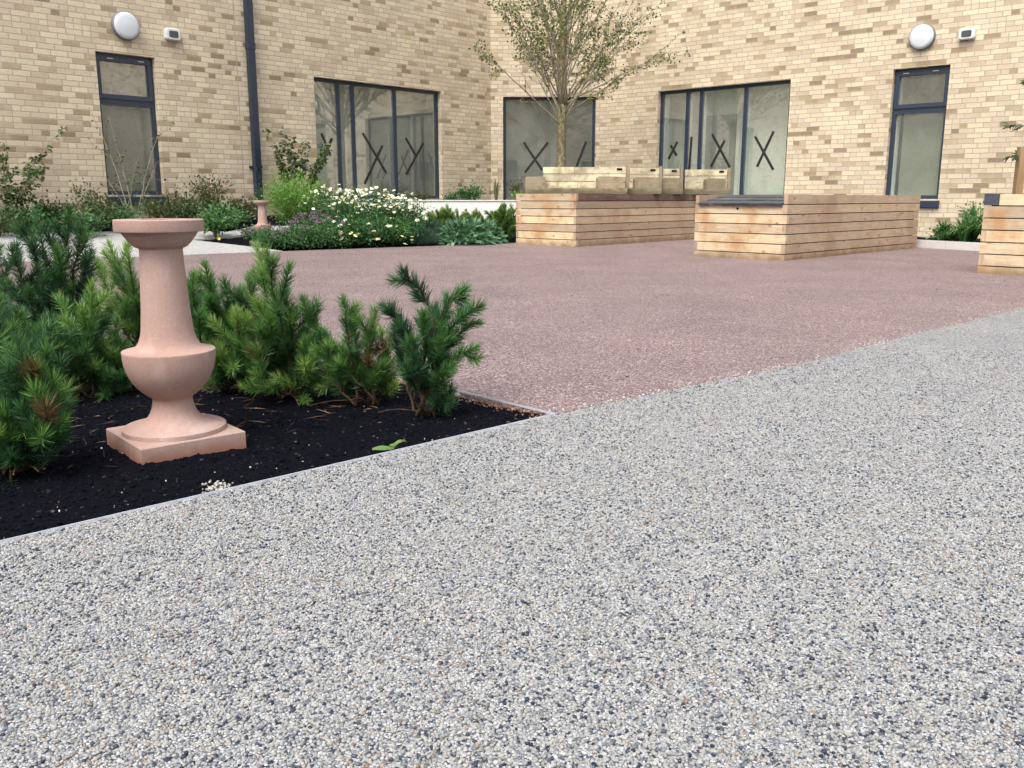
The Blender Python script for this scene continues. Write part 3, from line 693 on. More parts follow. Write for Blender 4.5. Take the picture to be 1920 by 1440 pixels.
window(WL, holesL[1], (), 1, casement=2.02, sill=.10, label='tall narrow window in the left wing with an opening top light')
window(WC, (cs[0], cs[1], .5, HB+.01), (1.50,), 1, sill=.03, tapes=crossC, label='two light window in the corner bay behind the tree')
window(WR, holesR[0], (-3.20, -2.285, -1.99), -1, sill=.03, tapes=crossR, label='wide four light window in the right wing with taped crosses')
window(WR, holesR[1], (), -1, casement=2.04, sill=.10, label='tall narrow window in the right wing with an opening top light')
# movement joints
mj = MB(); mj.box(WL, (-5.76, -5.745), (-.0015, .01), (0, TOP)); obj('movement_joint', mj, M['joint'], building)
# downpipe
pp = WL(-5.54, -.08, 0)
dp = thing('downpipe', (pp[0], pp[1], .3), 'square dark blue rainwater pipe on the left wing between the two windows', 'downpipe')
pm = MB(); pm.box(WL, (-5.60, -5.49), (-.13, -.04), (.2, 3.0), .5); pm.box(WL, (-5.60, -5.49), (-.13, -.04), (3.0, TOP+.3), .5); pm.box(WL, (-5.607, -5.483), (-.137, -.033), (2.96, 3.06), .5)
obj('pipe', pm, M['pipe'], dp)
for z in (1.15, 3.9, 5.6):
    cm = MB(); cm.box(WL, (-5.64, -5.45), (-.03, -.002), (z, z+.035), .5); cm.box(WL, (-5.61, -5.48), (-.14, -.032), (z, z+.035), .5); obj('bracket', cm, M['pipe'], dp)

def wall_lamp(W, q, s, z, label):
    b = W(s, 0, z); t = thing('wall_lamp', b, label, 'wall lamp', 'round white wall lamps')
    def disc(r0, r1, o0, o1, n=40):
        m = MB(); vs = []
        prof = [(r0*.0, o0), (r0*.7, o0-.004*0), (r0, o0+.012), (r1, o1)]
        prof[0] = (.001, o0-.006)
        prof[1] = (r0*.75, o0-.002)
        for r, o in prof:
            for k in range(n): an = 2*math.pi*k/n; vs.append(W(s+r*math.cos(an), o, z+r*math.sin(an)))
        fs = [(i*n+k, i*n+(k+1) % n, (i+1)*n+(k+1) % n, (i+1)*n+k) for i in range(len(prof)-1) for k in range(n)]
        m.add(vs, fs, None, .5, 0, True); return m
    obj('diffuser', disc(.178, .182, -.095, -.06), M['lampw'], t)
    obj('rim', disc(.192, .195, -.074, -.001), M['lampr'], t)
def sensor(W, s, z, label):
    b = W(s, 0, z); t = thing('flood_light', b, label, 'wall light', 'small square wall lights')
    def rr(mb, w, h, o0, o1, sh=.85):
        n = 20; vs = []
        for o, k in ((o0, sh), (o0+.012, 1), (o1, 1)):
            for i in range(n):
                an = 2*math.pi*i/n+.157; c, d = math.cos(an), math.sin(an)
                vs.append(W(s+k*w/2*math.copysign(abs(c)**.35, c), o, z+k*h/2*math.copysign(abs(d)**.35, d)))
        fs = [(j*n+k, j*n+(k+1) % n, (j+1)*n+(k+1) % n, (j+1)*n+k) for j in range(2) for k in range(n)]+[tuple(range(n))]
        mb.add(vs, fs, None, .5)
    m = MB(); rr(m, .235, .165, -.085, -.001); obj('housing', m, M['housing'], t)
    m = MB(); rr(m, .15, .10, -.094, -.08); obj('lens', m, M['lens'], t)
wall_lamp(WL, qL, -7.50, 3.06, 'round white lamp on the left brick wing above the narrow window')
wall_lamp(WR, qR, -6.25, 3.13, 'round white lamp on the right brick wing above the narrow window')
sensor(WL, -6.81, 3.03, 'small pale box light beside the round lamp on the left wing')
sensor(WR, -6.91, 3.10, 'small pale box light beside the round lamp on the right wing')

# opposite wing, seen only in the window reflections
WO = lambda s, o, z: (s, -13-o, z)
opp = thing('brick_building', (0, -13, 0), 'long buff brick wing opposite the corner, seen mirrored in the windows', 'building')
om = MB(); oh = [(-9, -6.2, .7, 2.7), (-2.5, .3, .7, 2.7), (4, 6.8, .7, 2.7)]
wall_mesh(om, WO, -17, 17, -.1, 6.4, oh); om.box(WO, (-17, 17), (.02, .3), (6.402, 6.55))
om.box(WO, (-17, 17), (4, 4.2), (-.1, 6.4))
obj('wall', om, M['brick'], opp)
for h in oh:
    m = MB(); m.box(WO, (h[0], h[1]), (REV, REV+.05), (h[2], h[3]), .5); w_ = obj('window', m, M['frame'], opp)
    k = (h[1]-h[0]-.1)/3
    for i in range(3):
        m = MB(); m.box(WO, (h[0]+.08+i*k, h[0]+.02+(i+1)*k), (REV-.006, REV-.002), (h[2]+.07, h[3]-.07), .5); obj('pane', m, M['lens'], w_)

# retaining wall and kerb
rt = MB()
rt.box(ID, (-2.96, 4.85), (16.2, 16.4), (-.05, .625)); rt.box(ID, (-2.98, 4.87), (16.18, 16.42), (.626, .64))
tag(obj('retaining_wall', rt, M['render'], None, (1, 16.3, 0)), 'low white rendered retaining wall holding the raised corner bed', 'wall')
rs = MB(); rs.add([(-2.85, 16.4, .57), (4.75, 16.4, .57), (1.80, 18.98, .6), (-.43, 18.98, .6)], [(0, 1, 2, 3)])
tag(obj('raised_soil', rs, M['soil']), kind='structure')
kb = MB(); KW = lambda s, o, z: (K0[0]+kd[0]*s+kn_[0]*o, K0[1]+kd[1]*s+kn_[1]*o, z)
for i in range(9): kb.box(KW, (-3.2+i*.915, -3.2+(i+1)*.915-.006), (0, .08), (-.05, .105))
tag(obj('kerb', kb, M['concrete'], None, (float(K0[0]), float(K0[1]), 0)), 'pale concrete kerb in front of the strap leaved plants at right', 'kerb')

# ------------------------------------------------------------------ pedestals
def pedestal(x, y, az, label):
    t = thing('stone_pedestal', (x, y, 0), label, 'pedestal', 'turned terracotta pedestals')
    prof = [(.050, .612), (.050, .6225), (.1145, .6225), (.1165, .6205), (.1168, .594), (.1155, .5905), (.100, .5890), (.0965, .583), (.0925, .577), (.0875, .5705), (.0835, .565), (.0795, .560), (.076, .5565), (.071, .551),
            (.066, .5475), (.0595, .5455), (.0572, .543), (.0568, .535), (.0575, .51), (.0590, .485), (.0608, .4546), (.0628, .415), (.0648, .375), (.0672, .345), (.0698, .317), (.0735, .300), (.0785, .286), (.085, .2755), (.094, .2695), (.106, .2660), (.118, .2636), (.1242, .2622),
            (.1245, .2615), (.1244, .256), (.1238, .243), (.1218, .226), (.1175, .207), (.1115, .191), (.1035, .1755), (.094, .162), (.0825, .149), (.0715, .1395), (.060, .1315), (.0555, .1285), (.0535, .124),
            (.0545, .113), (.0565, .102), (.0600, .091), (.0645, .081), (.0705, .072), (.079, .064), (.091, .0575), (.105, .0525), (.122, .0475), (.1375, .0445), (.1405, .0430), (.1410, .041), (.1408, .0305), (.1405, .028)]
    prof = prof[::1]
    sm = MB(); sm.lathe([(.001, .612)]+prof, x, y, 96)
    for i in range(len(sm.f)): sm.smooth[i] = True
    o = obj('shaft', sm, M['terracotta'], t)
    # keep the crisp arrises
    for e in o.data.edges: pass
    if hasattr(o.data, 'set_sharp_from_angle'): o.data.set_sharp_from_angle(angle=R(38))
    d = np.array((math.sin(R(az)), math.cos(R(az)))); q = np.array((-d[1], d[0]))
    W = lambda a, b, c: (x+d[0]*a+q[0]*b, y+d[1]*a+q[1]*b, c)
    pb = MB(); h = .1455; k = .003
    rings = [(h, -.05), (h, .027), (h-k, .030)]
    vs = [W(sx*r, sy*r, z) for r, z in rings for sx, sy in ((-1, -1), (1, -1), (1, 1), (-1, 1))]
    fs = [(i*4+j, i*4+(j+1) % 4, (i+1)*4+(j+1) % 4, (i+1)*4+j) for i in (0, 1) for j in range(4)]+[(8, 9, 10, 11)]
    pb.add(vs, fs)
    plinth = obj('plinth', pb, M['terracotta'], t)
    return t
px_, py_ = -.965, 2.487
ped = pedestal(px_, py_, 49.2, 'tall pink terracotta baluster pedestal standing on black mulch among the pines')
# incised scratches on the front of the plinth
d_ = np.array((math.sin(R(49.2)), math.cos(R(49.2)))); q_ = np.array((d_[1], -d_[0]))
Wp = lambda a, b, c: (px_+d_[0]*a+q_[0]*b, py_+d_[1]*a+q_[1]*b, c)
sm = MB()
for s, w, z0, z1 in ((-.118, .0005, -.012, .012), (-.098, .0005, -.012, .015)): sm.box(Wp, (s, s+w*2), (.1452, .1459), (z0, z1))
sm.box(Wp, (-.13, -.116), (.1452, .1459), (.001, .0018)); sm.box(Wp, (-.096, -.086), (.1452, .1459), (.008, .0088))
plo = [c for c in ped.children if c.name.startswith('plinth')][0]
obj('scratch_marks', sm, M['endgrain'], plo)
p2 = ped.copy(); COL.objects.link(p2); p2['label'] = 'distant terracotta pedestal half hidden by the flower bed in front of the downpipe'
p2.location = (-3.37, 12.3, .082); p2.scale = (.905,)*3; p2.rotation_euler = (0, 0, .35)
for ch in ped.children:
    c = ch.copy(); COL.objects.link(c); c.parent = p2

# ------------------------------------------------------------------ planters
def planter(N_, az, wid, length, top, label, front_rows_off=0, lid=False, dark_top=False, cap=False):
    N_ = np.array(N_, float)
    d = np.array((math.sin(R(az)), math.cos(R(az)))); q = np.array((-d[1], d[0]))      # d runs along the long side, q across to the left
    W = lambda a, b, c: (N_[0]+d[0]*a+q[0]*b, N_[1]+d[1]*a+q[1]*b, c)
    c = W(length/2, wid/2, 0); t = thing('timber_planter', c, label, 'planter', 'horizontal board timber planters')
    th, gap, ph = .045, .010, .108
    rows = []; z = top
    while z > -.02: rows.append((max(z-ph+gap, -.06), z)); z -= ph
    fr, sN, sL, bk = MB(), MB(), MB(), MB(); tp = MB()
    for i, (z0, z1) in enumerate(rows):
        alt = i % 2
        j = lambda: random.uniform(-.0025, .0025)
        e = th+.001
        if not (lid and i == 0) and not (cap and i == 0 and False):
            f_ = (-.0, wid) if not alt else (e, wid-e)
            # front boards; the end joint alternates like a log corner
            mbf = fr
            mbf.box(W, (0+j(), th), f_, (z0, z1))
        sa = (e, length-e) if not alt else (0, length)
        if lid and i == 0: sa = (0, length)
        target = tp if (i == 0) else sN
        target.box(W, sa, (0+j(), th), (z0, z1))
        sL.box(W, sa, (wid-th, wid+j()), (z0, z1))
        bk.box(W, (length-th, length+j()), (0, wid) if not alt else (e, wid-e), (z0, z1))
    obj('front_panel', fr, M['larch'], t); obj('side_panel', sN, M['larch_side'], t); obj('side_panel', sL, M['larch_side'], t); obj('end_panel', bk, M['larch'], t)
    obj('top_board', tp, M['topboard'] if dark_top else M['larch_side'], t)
    for a in (.05, length-.12):
        for b in (.05, wid-.12):
            m = MB(); m.box(W, (a, a+.07), (b, b+.07), (-.05, top-(.14 if lid else .03))); obj('corner_post', m, M['larch_side'], t)
    # black sheets standing in for shade behind the board gaps, and soil
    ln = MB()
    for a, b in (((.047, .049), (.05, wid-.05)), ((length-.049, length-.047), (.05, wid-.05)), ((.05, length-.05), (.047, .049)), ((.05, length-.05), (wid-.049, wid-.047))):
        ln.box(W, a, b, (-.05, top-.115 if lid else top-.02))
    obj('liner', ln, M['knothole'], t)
    s0 = .62 if lid else .05
    so = MB(); so.add([W(s0, .05, top-.08), W(length-.05, .05, top-.08), W(length-.05, wid-.05, top-.08), W(s0, wid-.05, top-.08)], [(0, 1, 2, 3)]); obj('soil', so, M['soil'], t)
    if lid:
        # little tiled roof of slates sloping down to the front
        sl = MB(); zf, zb = top-.104, top-.006; Ls = .62; nr = 3
        for r in range(nr):
            a0, a1 = -.035+r*Ls/nr, -.035+(r+1)*Ls/nr+.05
            z0 = zf+(zb-zf)*r/nr; z1 = zf+(zb-zf)*(r+1)/nr
            nc = 5; off = 0 if r % 2 == 0 else .5
            cols = [th+.004] + [th+.004+(wid-2*th-.008)*min(1, (k+1-off)/nc) for k in range(nc+(1 if off else 0))]
            for b0, b1 in zip(cols[:-1], cols[1:]):
                if b1-b0 < .01: continue
                u = random.uniform(-.002, .003); h = .016
                vs = [W(a0, b0+.002, z0+u), W(a0, b1-.002, z0+u), W(a1, b1-.002, z1+u-.004), W(a1, b0+.002, z1+u-.004)]
                vs = vs+[(x, y, z+h) for x, y, z in vs]
                sl.add(vs, [(0, 1, 2, 3), (4, 5, 6, 7), (0, 1, 5, 4), (1, 2, 6, 5), (2, 3, 7, 6), (3, 0, 4, 7)], None, random.random())
        for k in range(7):   # ragged underlayer at the eave
            b0 = th+.01+(wid-2*th-.02)*k/7; b1 = th+.01+(wid-2*th-.02)*(k+1)/7-.004
            sl.box(W, (-.028, .2), (b0, b1), (zf-.018+random.uniform(-.003, .002), zf-.004), random.random())
        obj('slate_lid', sl, M['slate'], t)
        kh = MB(); cz = top-ph-.045; cb = wid*.52; n = 14
        kh.add([W(-.0045, cb+.016*math.cos(6.283*k/n), cz+.014*math.sin(6.283*k/n)) for k in range(n)], [tuple(range(n))])
        kh.add([W(.03, cb+.010*math.cos(6.283*k/n), cz+.010*math.sin(6.283*k/n)) for k in range(n)], [tuple(range(n))])
        obj('knot_hole', kh, M['knothole'], t)
    if cap:
        cb_ = MB(); cb_.box(W, (-.004, .12), (wid-.125, wid+.004), (rows[0][0], top+.004)); obj('corner_block', cb_, M['slate'], t)
    return W
planter((3.0, 9.95), 45.2, 1.18, 3.65, .712, 'timber planter at right centre with a sloping slate lid on its near end', lid=True)
planter((.9, 12.79), 42.0, 1.13, 3.65, .738, 'timber planter carrying the old lichened benches, with dark stained top board', dark_top=True)
cN = np.array((4.29, 8.3))+np.array((.704, -.71))*1.16
planter(cN, 45.2, 1.16, 3.4, .712, 'timber planter cut off by the right edge with a dark corner block', cap=True)

# old benches stacked on the middle planter
def bench(x0, x1, Y, label, ys=(.0, .36), blocks=(), back=(0, 1), fy=0):
    zb = .742; h = .408
    t = thing('timber_bench', ((x0+x1)/2, Y+.2, zb), label, 'bench', 'old lichened timber benches on the middle planter')
    m = MB(); m.box(ID, (x0, x1), (Y, Y+.40), (zb, zb+.078), jit=.002)
    obj('base_beam', m, M['benchd'], t)
    m = MB(); bx0, bx1 = back; bz = zb+.080; bh = (zb+h-bz)/3
    for i in range(3):
        cuts = [bx0, bx0+(bx1-bx0)*random.uniform(.3, .6), bx1] if bx1-bx0 > .8 else [bx0, bx1]
        for a, b in zip(cuts[:-1], cuts[1:]):
            m.box(ID, (a, b-.003), (Y+.27, Y+.33+random.uniform(-.004, .004)), (bz+i*bh, bz+(i+1)*bh-.011), jit=.0025)
    bk = obj('backrest', m, M['bench'], t)
    m = MB(); m.box(ID, (bx1+.001, bx1+.045), (Y+.24, Y+.34), (bz, zb+h+.012), jit=.003); obj('back_post', m, M['benchd'], t)
    m = MB(); m.box(ID, (bx1-.14, bx1-.06), (Y+.262, Y+.266), (zb+h-.06, zb+h-.03), .5); obj('slot', m, M['knothole'], bk)
    for a, b in blocks:
        m = MB(); w = b-a; c = .018
        prof = [(a, bz), (b, bz), (b, bz+.166), (a+c*2, bz+.172), (a+c*.6, bz+.165), (a, bz+.145)]
        n = len(prof); vs = [(x, Y+.02, z) for x, z in prof]+[(x, Y+.262, z) for x, z in prof]
        fs = [tuple(range(n)), tuple(range(n, 2*n))]+[(i, (i+1) % n, n+(i+1) % n, n+i) for i in range(n)]
        uv = [[(vs[k][0], vs[k][2]) for k in f] for f in fs]
        m.add(vs, fs, uv, random.random()); obj('arm_block', m, M['benchd'], t)
X = lambda px, Y: (px-960)/1716*Y
Y = 13.72; bench(X(985, Y), X(1176, Y), Y, 'longest old timber bench with a block at each end, leftmost on the planter', blocks=((X(985, Y), X(1022, Y)), (X(1120, Y), X(1172, Y))), back=(X(1018, Y+.3), X(1172, Y+.3)))
Y = 14.2; bench(X(1178, Y), X(1240, Y), Y, 'short old timber bench just right of the longest one', blocks=((X(1190, Y), X(1238, Y)),), back=(X(1179, Y+.3), X(1234, Y+.3)))
Y = 14.62; bench(X(1241, Y), X(1280, Y), Y, 'smallest old timber bench, squeezed between two others', blocks=((X(1242, Y), X(1274, Y)),), back=(X(1242, Y+.3), X(1273, Y+.3)))
Y = 15.05; bench(X(1281, Y), X(1366, Y), Y, 'old timber bench at the right end of the row on the planter', blocks=((X(1324, Y), X(1360, Y)),), back=(X(1283, Y+.3), X(1361, Y+.3)))

# ------------------------------------------------------------------ plants
def nrm(v): return v/(np.linalg.norm(v, axis=-1, keepdims=True)+1e-9)
def bez(p0, p1, p2, n):
    t = np.linspace(0, 1, n)[:, None]; return (1-t)**2*p0+2*(1-t)*t*p1+t*t*p2
def leaves(P, D, L, Wd, mode='leaf', fold=.25):
    """P positions, D directions; diamond-like folded leaves of two quads; returns V,F"""
    n = len(P); D = nrm(D); up = nrm(rng.normal(0, 1, (n, 3))+np.array((0, 0, .8)))
    S = nrm(np.cross(D, up)); U = np.cross(S, D)
    L = np.asarray(L)[:, None]; Wd = np.asarray(Wd)[:, None]
    a = P; b = P+D*L*.45+S*Wd*.5+U*Wd*fold; c = P+D*L-U*L*.12; d = P+D*L*.45-S*Wd*.5+U*Wd*fold; m = P+D*L*.5
    V = np.stack([a, b, c, d, m], 1).reshape(-1, 3)
    i = 5*np.arange(n)[:, None]
    Fc = np.concatenate([i+np.array([[0, 1, 2, 4]]), i+np.array([[0, 4, 2, 3]])], 1).reshape(-1, 4)
    return V, Fc
def leafobj(name, P, D, L, Wd, rnd, mat, parent):
    V, Fc = leaves(np.asarray(P), np.asarray(D), L, Wd); return npobj(name, V, Fc, np.repeat(rnd, 2), mat, parent)

# --- pine
def needles_on(path, dens, L, w, age, tipboost=.25):
    """needles along a polyline; returns V,F,r"""
    path = np.asarray(path); seg = np.linalg.norm(np.diff(path, axis=0), axis=1); tot = seg.sum(); n = max(12, int(dens*tot))
    cum = np.concatenate([[0], np.cumsum(seg)]); s = rng.uniform(0, 1, n)**.85*tot
    k = np.clip(np.searchsorted(cum, s)-1, 0, len(seg)-1); f = ((s-cum[k])/(seg[k]+1e-9))[:, None]
    P = path[k]*(1-f)+path[k+1]*f; Tn = nrm(path[k+1]-path[k]); tt = s/tot
    A = nrm(np.cross(Tn, nrm(rng.normal(0, 1, (n, 3))))); ang = np.where(tt > .9, rng.uniform(.1, .85, n), rng.uniform(.55, 1.1, n))[:, None]
    D = Tn*np.cos(ang)+A*np.sin(ang); D = nrm(D+np.array((0, 0, .10)))
    LL = (L*rng.uniform(.7, 1.1, n)*(1-.25*(tt > .97)))[:, None]
    S = nrm(np.cross(D, rng.normal(0, 1, (n, 3))))*w*.5
    mid = P+D*LL*.55+nrm(np.cross(S, D))*LL*rng.uniform(-.05, .05, (n, 1)); tip = P+D*LL+np.array((0, 0, .06))*LL
    V = np.stack([P-S, P+S, mid+S*.9, tip, mid-S*.9], 1).reshape(-1, 3)
    r = np.clip(age+tipboost*(tt-.5)+rng.normal(0, .10, n), .07, 1)
    return V, n, r
def pine(base, tips, label, nsub=6, Ln=.048, wn=.0019, dens=1950, spread=.2, sub=(.07, .13), group='mountain pine bushes in the near bed', mat='needles', srad=.0055, lowfrac=.2, name='pine_bush', agerange=(.25, .75), low=.55):
    base = np.asarray(base, float); t = thing(name, base, label, 'pine bush', group)
    VV = []; rr = []; cnt = 0; st = MB()
    def put(path, L=Ln, age=.4, k=1):
        nonlocal cnt
        V, n, r = needles_on(path, dens*k, L*rng.uniform(.85, 1.12), wn, age, .4)
        if rng.uniform() < .018: r = rng.uniform(0, .05, n)
        VV.append(V); rr.append(r); cnt += n
    for tp in tips:
        tip = np.asarray(tp[:3], float); b = base+np.array((rng.uniform(-.04, .04), rng.uniform(-.04, .04), 0)); v = tip-b; hd = np.linalg.norm(v)
        out = np.array((v[0], v[1], 0)); mid = b+out*rng.uniform(.35, .75)+np.array((0, 0, v[2]*rng.uniform(.38, .58)))+rng.normal(0, .02, 3)
        if len(tp) > 3: mid = np.asarray(tp[3], float)
        path = bez(b, mid, tip, 12)
        path[1:-1] += rng.normal(0, .004, (10, 3))
        st.tube(path, list(np.linspace(srad, srad*.35, 12)), 5)
        age = rng.uniform(*agerange)
        put(path[6:], age=age)
        put(path[3:7], age=age*.6, k=low)
        for k in range(nsub):
            f = lowfrac+(1-lowfrac-.08)*(k+rng.uniform(0, .9))/nsub; i = f*11; a = path[int(i)]; ax = nrm(path[min(int(i)+1, 11)]-path[int(i)])
            rd = nrm(np.cross(ax, nrm(rng.normal(0, 1, 3)))); dd = nrm(ax*rng.uniform(.35, .9)+rd*rng.uniform(.6, 1.1)+np.array((0, 0, .2)))
            ln = rng.uniform(*sub)*(1.1-.35*f); e = a+dd*ln+np.array((0, 0, ln*.25)); m2 = a+dd*ln*.5
            p2 = bez(a, m2, e, 5); st.tube(p2, [srad*.5, srad*.45, srad*.4, srad*.35, srad*.25], 4); put(p2[1:], age=np.clip(age+rng.uniform(-.25, .2), .1, 1))
    # dead twigs near the ground
    for k in range(4):
        a = rng.uniform(0, 6.28); ln = rng.uniform(.08, .2); e = base+np.array((math.cos(a)*ln, math.sin(a)*ln, rng.uniform(.01, .05)))
        st.tube(bez(base, (base+e)/2+np.array((0, 0, .03)), e, 6), [srad*.5]*3+[srad*.35]*3, 4)
    V = np.concatenate(VV); r = np.concatenate(rr); i = 5*np.arange(cnt)[:, None]
    tri = np.concatenate([i+np.array([[0, 1, 2, 4]]), i+np.array([[4, 2, 3, 3]])], 1).reshape(-1, 4)
    # second face is a triangle: split the sets
    q = (i+np.array([[0, 1, 2, 4]])); tr = (i+np.array([[4, 2, 3]]))
    me = bpy.data.meshes.new('needles'); off = np.array(base)
    me.vertices.add(len(V)); me.vertices.foreach_set('co', (V-off).astype('f').ravel())
    lv = np.concatenate([q, tr], 1).astype('i').ravel(); me.loops.add(len(lv)); me.loops.foreach_set('vertex_index', lv)
    me.polygons.add(2*cnt); ls = np.stack([7*np.arange(cnt), 7*np.arange(cnt)+4], 1).ravel().astype('i'); me.polygons.foreach_set('loop_start', ls)
    a = me.attributes.new('rnd', 'FLOAT', 'FACE'); a.data.foreach_set('value', np.repeat(r, 2).astype('f'))
    me.update(calc_edges=True)
    finish(me, M[mat], 'needles', t); obj('branches', st, M['pinebark'], t)
    return t
def tipsat(base, pts, dj=.16):
    out = []
    for p in pts:
        Yd = base[1]+(p[2] if len(p) > 2 else rng.uniform(-dj, dj)); out.append(at(p[0], p[1], Yd))
    return out
b = gnd(800, 778, -.015)
tl_ = tipsat(b, [(868, 545, .05), (901, 575, -.03), (894, 606, .03), (889, 655, -.06), (836, 700, -.1), (795, 590, -.08), (722, 575, .05), (846, 752, -.06), (768, 640, -.1), (825, 640, -.05), (742, 610, .08), (815, 580, .1), (760, 690, -.1)], .1)
tw = at(742, 527, b[1]+.04); tl_.append(np.array(tw))
hm = {0: (800, 590), 1: (806, 610), 2: (800, 640), 3: (800, 680), 4: (798, 730), 6: (790, 620), 7: (815, 768)}
tips = [tuple(x)+((at(*hm[k], b[1]),) if k in hm else ()) for k, x in enumerate(tl_[:-1])]+[(tw[0], tw[1], tw[2], at(838, 512, b[1]+.03))]
pine(b, tips, 'dark green pine bush with spreading arms, rightmost in the near bed', nsub=3, sub=(.04, .08), agerange=(.2, .5), dens=2700, wn=.002, lowfrac=.3, low=.15)
b = gnd(690, 757, -.015)
pine(b, tipsat(b, [(569, 565, .0), (643, 562, -.04), (664, 592, .05), (703, 585), (600, 620), (640, 660), (730, 640), (688, 640), (612, 690), (655, 705), (720, 700), (590, 655)], .12), 'pine bush with two upright pale tips, second from the right in the near bed', nsub=4, sub=(.05, .10), agerange=(.35, .85), dens=2200, low=.3)
b = gnd(545, 745, -.015)
pine(b, tipsat(b, [(482, 468), (500, 475), (468, 520), (534, 540), (548, 583), (450, 570), (600, 625), (570, 640), (505, 600), (530, 650), (585, 690), (480, 650), (560, 700), (440, 690), (500, 700), (515, 560)], .2), 'tall fresh green pine bush with a column of shoots right of the near pedestal', nsub=6, agerange=(.35, .85))
b = gnd(440, 735, -.015)
pine(b, tipsat(b, [(420, 528), (384, 500), (362, 520), (440, 590), (400, 570), (425, 640), (385, 640), (370, 690), (440, 690), (470, 610), (355, 590), (400, 700)], .2), 'pine bush directly right of the near pedestal, in front of the red gravel', nsub=6, agerange=(.35, .8))
b = gnd(300, 690, -.015)
pine(b, tipsat(b, [(205, 460), (240, 478), (182, 490), (270, 540), (225, 530), (350, 560), (300, 560), (250, 590), (200, 570), (330, 640), (280, 640), (230, 650)], .2), 'pine bush behind the near pedestal with tips showing to its left', nsub=6, agerange=(.45, .95))
b = gnd(110, 705, -.015)
pine(b, tipsat(b, [(130, 392), (66, 402), (108, 470), (172, 470), (60, 440), (22, 470), (152, 432), (12, 520), (60, 520), (130, 550), (190, 550), (88, 600), (30, 590), (160, 610), (100, 440)], .22), 'tallest dark pine bush at the back left of the near bed', nsub=6, agerange=(.12, .5), sub=(.08, .15))
b = gnd(170, 742, -.015)
pine(b, tipsat(b, [(172, 535), (112, 560), (150, 590), (218, 600), (202, 640), (95, 640), (225, 670), (140, 660), (180, 690), (245, 712), (110, 700), (205, 720)], .15), 'pine bush between the near pedestal and the left foreground pine', nsub=6, agerange=(.25, .8))
b = gnd(40, 882, -.015)
pine(b, tipsat(b, [(82, 645), (34, 640), (60, 690), (100, 715), (120, 790), (18, 700), (-30, 640), (88, 760), (8, 760), (48, 790), (-25, 780), (70, 810), (20, 820), (-60, 700)], .12), 'foreground pine bush cut off by the left edge', nsub=7, agerange=(.2, .6))
b = gnd(-70, 690, -.015)
pine(b, tipsat(b, [(0, 465), (34, 480), (-30, 480), (15, 530), (-10, 580), (40, 600), (-60, 520), (0, 640)], .2), 'bluish pine bush behind the foreground pine at the left edge', nsub=6, agerange=(.1, .4))
b = gnd(360, 640, -.015)
pine(b, tipsat(b, [(355, 530), (400, 540), (450, 560), (330, 560), (280, 570), (520, 590), (480, 570)], .2), 'low pine bush at the back of the near bed behind the others', nsub=6, agerange=(.3, .7))
b = gnd(30, 760, -.015)
pine(b, tipsat(b, [(0, 560), (40, 590), (80, 600), (110, 620), (-30, 600), (20, 640), (60, 650), (-60, 640)], .15), 'dark pine bush directly behind the foreground pine at left', nsub=6, agerange=(.15, .5))

# weed leaf at the strip
wb = gnd(738, 845, -.005)
t = thing('weed', wb, 'small bright green weed leaves at the metal edge in front of the pines', 'weed')
lm = MB()
def blade(c, d, L, w, z, curl=.25):
    c = np.array(c); d = np.array((math.cos(d), math.sin(d), 0)); s = np.array((-d[1], d[0], 0)); vs = []; n = 7
    for i in range(n):
        f = i/(n-1); ww = w*math.sin(math.pi*(f*.86+.07))**.7*(1+.12*math.sin(i*2.3)); h = z+L*curl*math.sin(f*2.6)*.6
        p = c+d*L*f+np.array((0, 0, h)); vs += [p-s*ww+np.array((0, 0, .004)), p, p+s*ww+np.array((0, 0, .003))]
    fs = [(i*3+k, i*3+k+1, (i+1)*3+k+1, (i+1)*3+k) for i in range(n-1) for k in (0, 1)]
    lm.add(vs, fs, None, random.uniform(.6, 1), 0, True)
blade(wb, 3.4, .058, .022, .004, .08); blade(wb, .5, .042, .014, .012, .4); blade(wb+np.array((.01, .01, 0)), 2.6, .03, .012, .004); blade(wb, 1.6, .03, .011, .004)
obj('leaf', lm, M['weedleaf'], t)
sm = MB(); sm.tube([wb+np.array((-.01, 0, -.01)), wb+np.array((.005, .005, .01)), wb+np.array((.03, .015, .03))], .0015, 5); obj('stalk', sm, M['stem'], t)

